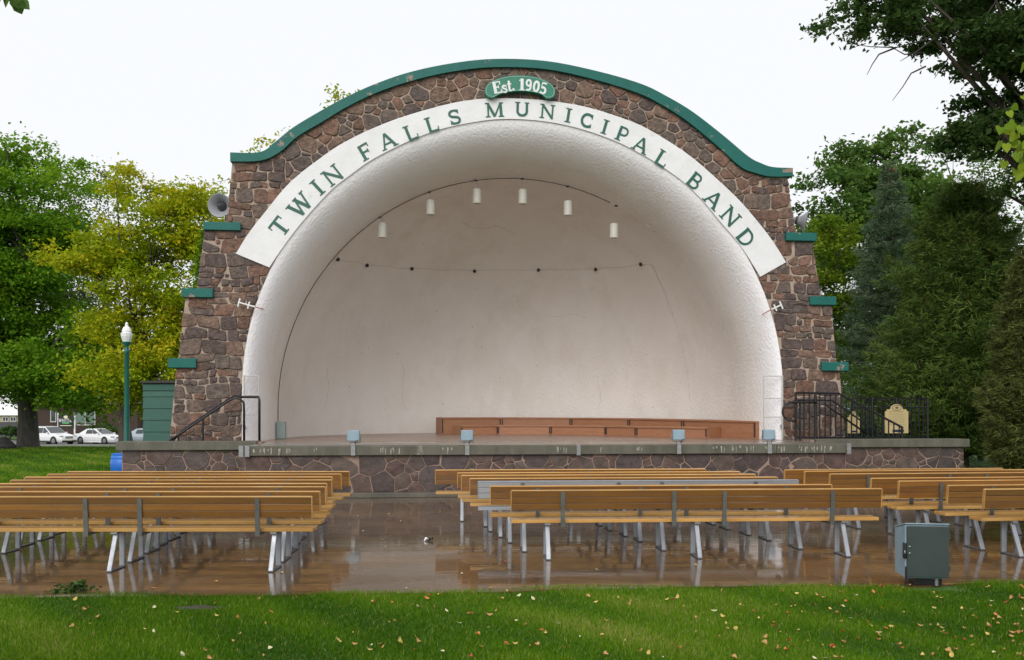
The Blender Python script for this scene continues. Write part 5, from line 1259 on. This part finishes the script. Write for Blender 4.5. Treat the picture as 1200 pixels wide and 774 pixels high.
# shrubs under the trees on the right and far hedge on the left
for i, (px, py, D, rx, rz, mt, lab) in enumerate([(1075,520,31,40,42,L_DARK,'dark shrub under the pine beside the guard fence'),(1150,525,32,52,38,L_DARK,'wide dark shrub under the pine'),(1215,520,30,46,46,L_DARK,'dark shrub beside the narrow cedar'),
      (1010,505,40,40,36,L_MID,'green shrub behind the right pier'),(985,430,37,16,40,L_LIME,'lime-green shrub peeping past the right pier ledges'),(1290,500,40,70,60,L_MID,'green shrub beyond the cedar'),
      (118,508,88,22,12,L_DARK,'dark clipped shrub in front of the brick building'),(12,505,90,16,9,L_DARK,'low dark shrub in front of the beige garage')]):
    c = P(px, py, D); s = D/1000.; zb = 0.0 if D < 43 else ZR
    broad_tree((c.x,c.y,zb), c.z-zb, [(c.x,c.y,c.z-0.1,rx*s,rx*s*0.7,rz*s),(c.x+rx*s*0.4,c.y-0.2,c.z-rz*s*0.4,rx*s*0.6,rx*s*0.5,rz*s*0.5)], 110, 40, 0.14*max(1,D/40), 0.45, mt, 60+i, lab, 0.06, 'shrub', BARK, 0.3, 'shrub', None, 10, 16)
# climbing leaves on the pier edge
r = np.random.default_rng(9); iv = []
for k in range(900):
    y = 270+70*r.random(); x = 240-(y-270)*0.14-abs(r.normal())*4+2
    u, z = F(x, y, 0.2); w_ = loc2w(u, 0.1+0.5*r.random(), z); iv.append(tuple(w_))
iv = np.array(iv); ivr = empty('ivy', tuple(iv.mean(0)), 0, 'green creeper hanging on the stepped pier edge beside the maple', 'plant')
leaf_object('leaves', iv-iv.mean(0), 0.09, L_GREEN, ivr, r.random(900), 10)
c_ = Vector(iv.mean(0)); m = MB()
for k in range(4): m.tube([loc2w(*((F(231+k,338,0.2)[0],0.2+0.1*k,F(231,338,0.2)[1])))-c_, loc2w(F(235+k,300,0.2)[0],0.2+0.1*k,F(235,300,0.2)[1])-c_, loc2w(F(239+k,272,0.2)[0],0.2+0.1*k,F(239,272,0.2)[1])-c_],0.01,5)
m.build('stem', BARK, ivr)
# near branches hanging into the frame
def near_branch(base, pts, n, size, mat, label, seed, name, spread=0.25):
    r = np.random.default_rng(seed); base = Vector(base); root = empty(name, base, 0, label, 'tree')
    m = MB(); top = Vector((base.x, base.y, pts[0].z+0.6))
    m.tube([base-base, Vector((0.05,0,2)), (top-base)+Vector((0,0,0.6))],[0.22,0.18,0.13],12)
    m.tube([top-base]+[p-base for p in pts],[0.07]+[0.04-0.034*i/(len(pts)-1) for i in range(len(pts))],7)
    P_ = np.array([tuple(p-base) for p in pts]); t = r.random(n)*(len(pts)-1); i = np.minimum(t.astype(int), len(pts)-2); f = (t-i)[:,None]
    C = P_[i]*(1-f)+P_[i+1]*f+r.normal(size=(n,3))*spread*np.array([0.8,0.8,0.7])
    # heart-shaped leaves
    sh = np.array([(0,0),(0.28,-0.12),(0.5,0.12),(0.46,0.45),(0.25,0.75),(0,1.05),(-0.25,0.75),(-0.46,0.45),(-0.5,0.12),(-0.28,-0.12)])
    V_ = []; F_ = []
    for k in range(n):
        d = Vector((r.normal()*0.5, r.normal()*0.5, -1)).normalized(); nn = Vector((r.normal()*0.6, -1+r.normal()*0.7, 0.35)).normalized(); nn = (nn-d*nn.dot(d)).normalized(); s_ = d.cross(nn)
        sz = size*r.uniform(0.7,1.25); c = Vector(C[k])
        for a, b_ in sh: V_.append(tuple(c+s_*a*sz+d*b_*sz+nn*abs(a)*0.18*sz))
        F_.append([k*10+q for q in range(10)])
        m.tube([c, c-d*0.04-nn*0.02, Vector(C[k])-d*0.09],0.002,4,False)
    raw_mesh('leaves', np.array(V_), np.array(F_), mat, root, r.random(n)*0.6+0.3)
    m.build('trunk', BARK, root, smooth=True)
near_branch((5.6,7.4,0), [P(1340,-40,7.4),P(1285,20,7.3),P(1232,70,7.2),P(1212,120,7.2),P(1202,160,7.2),P(1204,190,7.2)], 150, 0.085, L_LIME, 'linden branch with bright heart-shaped leaves hanging at the picture edge', 51, 'linden_tree', 0.11)
near_branch((-3.9,5.0,0), [P(-220,-160,5.0),P(-120,-95,5.0),P(-40,-45,5.0),P(12,-12,5.0),P(20,-3,5.0)], 60, 0.08, L_MID, 'branch of a park tree whose leaf tip hangs over the lawn corner', 52, 'near_tree', 0.05)

# ================================================================== grass
def grass(name, N, sampler, hmin, hmax, wid, mat, seed, label):
    r = np.random.default_rng(seed); X, Y, Z = sampler(r, N); N = len(X)
    pn = np.sin(X*2.1+1.3*np.sin(Y*1.7))*np.cos(Y*2.6+X*0.6)+0.5*np.sin(X*5.3+Y*4.1)
    h = (hmin+(hmax-hmin)*r.random(N)**1.4)*(1+0.22*pn); a = r.random(N)*6.283; le = h*r.uniform(0.1,0.75,N); ld = r.random(N)*6.283
    w = wid*r.uniform(0.6,1.4,N); B = np.stack([X,Y,Z],1); S = np.stack([np.cos(a),np.sin(a),0*a],1)*w[:,None]; Ln = np.stack([np.cos(ld)*le,np.sin(ld)*le,0*a],1)
    up = np.stack([0*a,0*a,h],1); Vv = np.empty((N,5,3)); Vv[:,0] = B-S; Vv[:,1] = B+S; M_ = B+up*0.55+Ln*0.3
    Vv[:,2] = M_+S*0.75; Vv[:,3] = M_-S*0.75; Vv[:,4] = B+up*0.95+Ln
    k = np.arange(N)*5; tri = np.concatenate([np.stack([k,k+1,k+2],1),np.stack([k,k+2,k+3],1),np.stack([k+3,k+2,k+4],1)])
    t = 0.42+0.2*pn+0.16*np.sin(X*0.7+1.2*np.sin(Y*0.9+X*0.3))+r.normal(size=N)*0.17; t[r.random(N) < 0.03] = 0.98
    o = raw_mesh(name, Vv.reshape(-1,3), tri, mat, None, np.concatenate([t,t,t])); tag(o, label, 'grass', kind='stuff')
L_GRASS = leafmat('grass_blade', [(0.036,0.10,0.003),(0.066,0.165,0.004),(0.105,0.23,0.006),(0.17,0.30,0.010),(0.38,0.36,0.10)], 0.4, 0.5)
edge_v = np.vectorize(lawn_edge)
def front(r, N):
    Y = 5.3+4.6*r.random(N)**0.9; X = (r.random(N)*2-1)*0.68*Y+0.0; k = Y < edge_v(X)+r.normal(size=N)*0.03
    hole = ((X+2.95)/0.24)**2+((Y-8.02)/0.10)**2 < 0.5+0.8*r.random(N)
    cb = (np.abs(X-4.4) < 0.33) & (Y > 8.78) & (np.abs(X-4.4)+0.3*r.random(N) < 0.5)
    k &= ~hole & ~cb
    return X[k], Y[k], -0.022+0*X[k]
grass('lawn_grass', 330000, front, 0.025, 0.062, 0.0028, L_GRASS, 71, 'short wet green grass of the lawn in front of the paving')
def left_far(r, N):
    Y = 18.0+26*r.random(N)**1.3; X = -0.62*Y-2+(0.42*Y)*r.random(N); k = (X < -8.3)
    return X[k], Y[k], -0.022+0*X[k]
grass('park_grass', 110000, left_far, 0.04, 0.10, 0.010, L_GRASS, 72, 'mown green grass of the park lawn beside the stage')
o = MB().prism([(0.24*math.cos(R(t))*(1+0.25*math.sin(R(3*t))+0.15*math.cos(R(7*t))),0.10*math.sin(R(t))*(1+0.3*math.sin(R(5*t)))) for t in range(0,360,10)], lambda x,y,d: (x,y,d), -0.018, -0.008).build('bare_patch', SOIL, None, loc=(-2.95,8.02,0)); tag(o, 'bare dark soil patch in the front lawn', 'soil', kind='structure')
# fallen leaves
LM = [nmat('fallen_tan',(0.46,0.27,0.09),(0.36,0.19,0.06),30,0.6), nmat('fallen_yellow',(0.56,0.42,0.12),(0.48,0.33,0.08),30,0.6), nmat('fallen_red',(0.42,0.06,0.02),(0.34,0.09,0.02),30,0.6), nmat('fallen_pale',(0.58,0.54,0.34),(0.5,0.46,0.26),30,0.6), nmat('fallen_orange',(0.50,0.18,0.04),(0.42,0.15,0.03),30,0.6)]
LN = ['small curled tan leaf fallen on wet grass','small yellow leaf fallen on wet grass','small red leaf fallen on wet grass','small pale cream leaf fallen on wet grass','small orange leaf fallen on wet grass']
def fallen_mesh(seed, mat):
    r = random.Random(seed); m = MB(); n = 6; L = 0.055; w = r.uniform(0.013,0.024); cu = r.uniform(0.2,0.55)
    for i in range(n):
        t = i/(n-1); ww = w*math.sin(math.pi*(0.06+0.9*t))**0.8; x = (t-0.5)*L; z = cu*L*(2*t-1)**2*0.8; k_ = r.uniform(0.2,0.7)*ww
        m.v += [(x,-ww,z+k_),(x,0,z),(x,ww,z+k_*0.8)]
    for i in range(n-1):
        for j in range(2): m.f.append((i*3+j,i*3+j+1,i*3+j+4,i*3+j+3))
    return m.mesh('fallen_leaf', mat)
LMS = [[fallen_mesh(10*i+j, mt) for j in range(3)] for i, mt in enumerate(LM)]
rl_ = random.Random(77); nfl = 0
while nfl < 260:
    py = rl_.uniform(688,776); px = 1215-1150*rl_.random()**1.75
    g = G(px, py)
    if g.y > lawn_edge(g.x)-0.06 or abs(g.x-4.4) < 0.3 and g.y > 8.7: continue
    q = rl_.random(); kd = 0 if q < .42 else 1 if q < .62 else 2 if q < .72 else 3 if q < .86 else 4
    o = mkobj('fallen_leaf', rl_.choice(LMS[kd]), None, (g.x, g.y, rl_.uniform(0.008,0.026))); s_ = rl_.uniform(0.5,1.05)
    o.scale = (s_,s_,s_); o.rotation_euler = (rl_.gauss(0,0.35), rl_.gauss(0,0.35), rl_.uniform(0,6.28)); tag(o, LN[kd], 'leaf', 'fallen %s leaves on the lawn' % ['tan','yellow','red','cream','orange'][kd]); nfl += 1
for i, (px, py, kd) in enumerate([(449,633,1),(451,642,3),(420,605,3),(425,623,3),(516,600,0),(483,585,4),(541,673,3),(586,662,4),(592,659,2),(582,632,2),(475,690,3),(253,683,0),(288,630,3),(815,663,1),(540,640,3),(24,645,3),(410,616,3),(180,690,4),(330,672,1),(700,668,3),(455,603,1),(470,611,3),(1065,687,0),(760,640,3)]):
    g = G(px, py); o = mkobj('fallen_leaf', LMS[kd][i%3], None, (g.x,g.y,0.001)); o.rotation_euler = (0,0,i*1.3); o.scale = (0.9,)*3
    tag(o, LN[kd].replace('on wet grass','on wet paving'), 'leaf', 'fallen leaves on the wet paving')
# litter scrap on the paving and a wilted weed at the lawn edge
g = G(502,634); root = empty('litter_scrap', (g.x,g.y,0), R(20), 'black and white crumpled scrap of litter on the wet aisle', 'litter')
def crumple(nm, mat, dx, seed):
    r = random.Random(seed); m = MB(); n = 5
    for i in range(n):
        for j in range(n): m.v.append((dx+(i-2)*0.016+r.uniform(-.006,.006),(j-2)*0.014+r.uniform(-.005,.005), 0.0 if (i in (0,) and j%2==0) else r.uniform(0.002,0.055)))
    for i in range(n-1):
        for j in range(n-1): m.f.append((i*n+j,(i+1)*n+j,(i+1)*n+j+1,i*n+j+1))
    m.build(nm, mat, root)
crumple('white_half', SIGNW, -0.035, 1); crumple('black_half', BLACK, 0.03, 2)
g = G(82,694); root = empty('weed_clump', (g.x,g.y,-0.01), 0, 'dark wilted weed clump lying at the lawn edge', 'plant')
r = np.random.default_rng(5); C = np.stack([r.normal(size=120)*0.12+0.02, r.normal(size=120)*0.05, 0.01+np.abs(r.normal(size=120))*0.035], 1); C[:26,0] = 0.10+r.normal(size=26)*0.02; C[:26,2] = 0.04+0.09*r.random(26)
leaf_object('leaves', C, 0.065, L_DARK, root, r.random(120), 6)
MB().tube([(-0.2,0,0.01),(0,0.01,0.03),(0.1,0,0.12)],0.005,5).tube([(-0.1,0.03,0.01),(0.05,0,0.02),(0.22,-0.02,0.01)],0.004,5).build('stem', BARK, root)
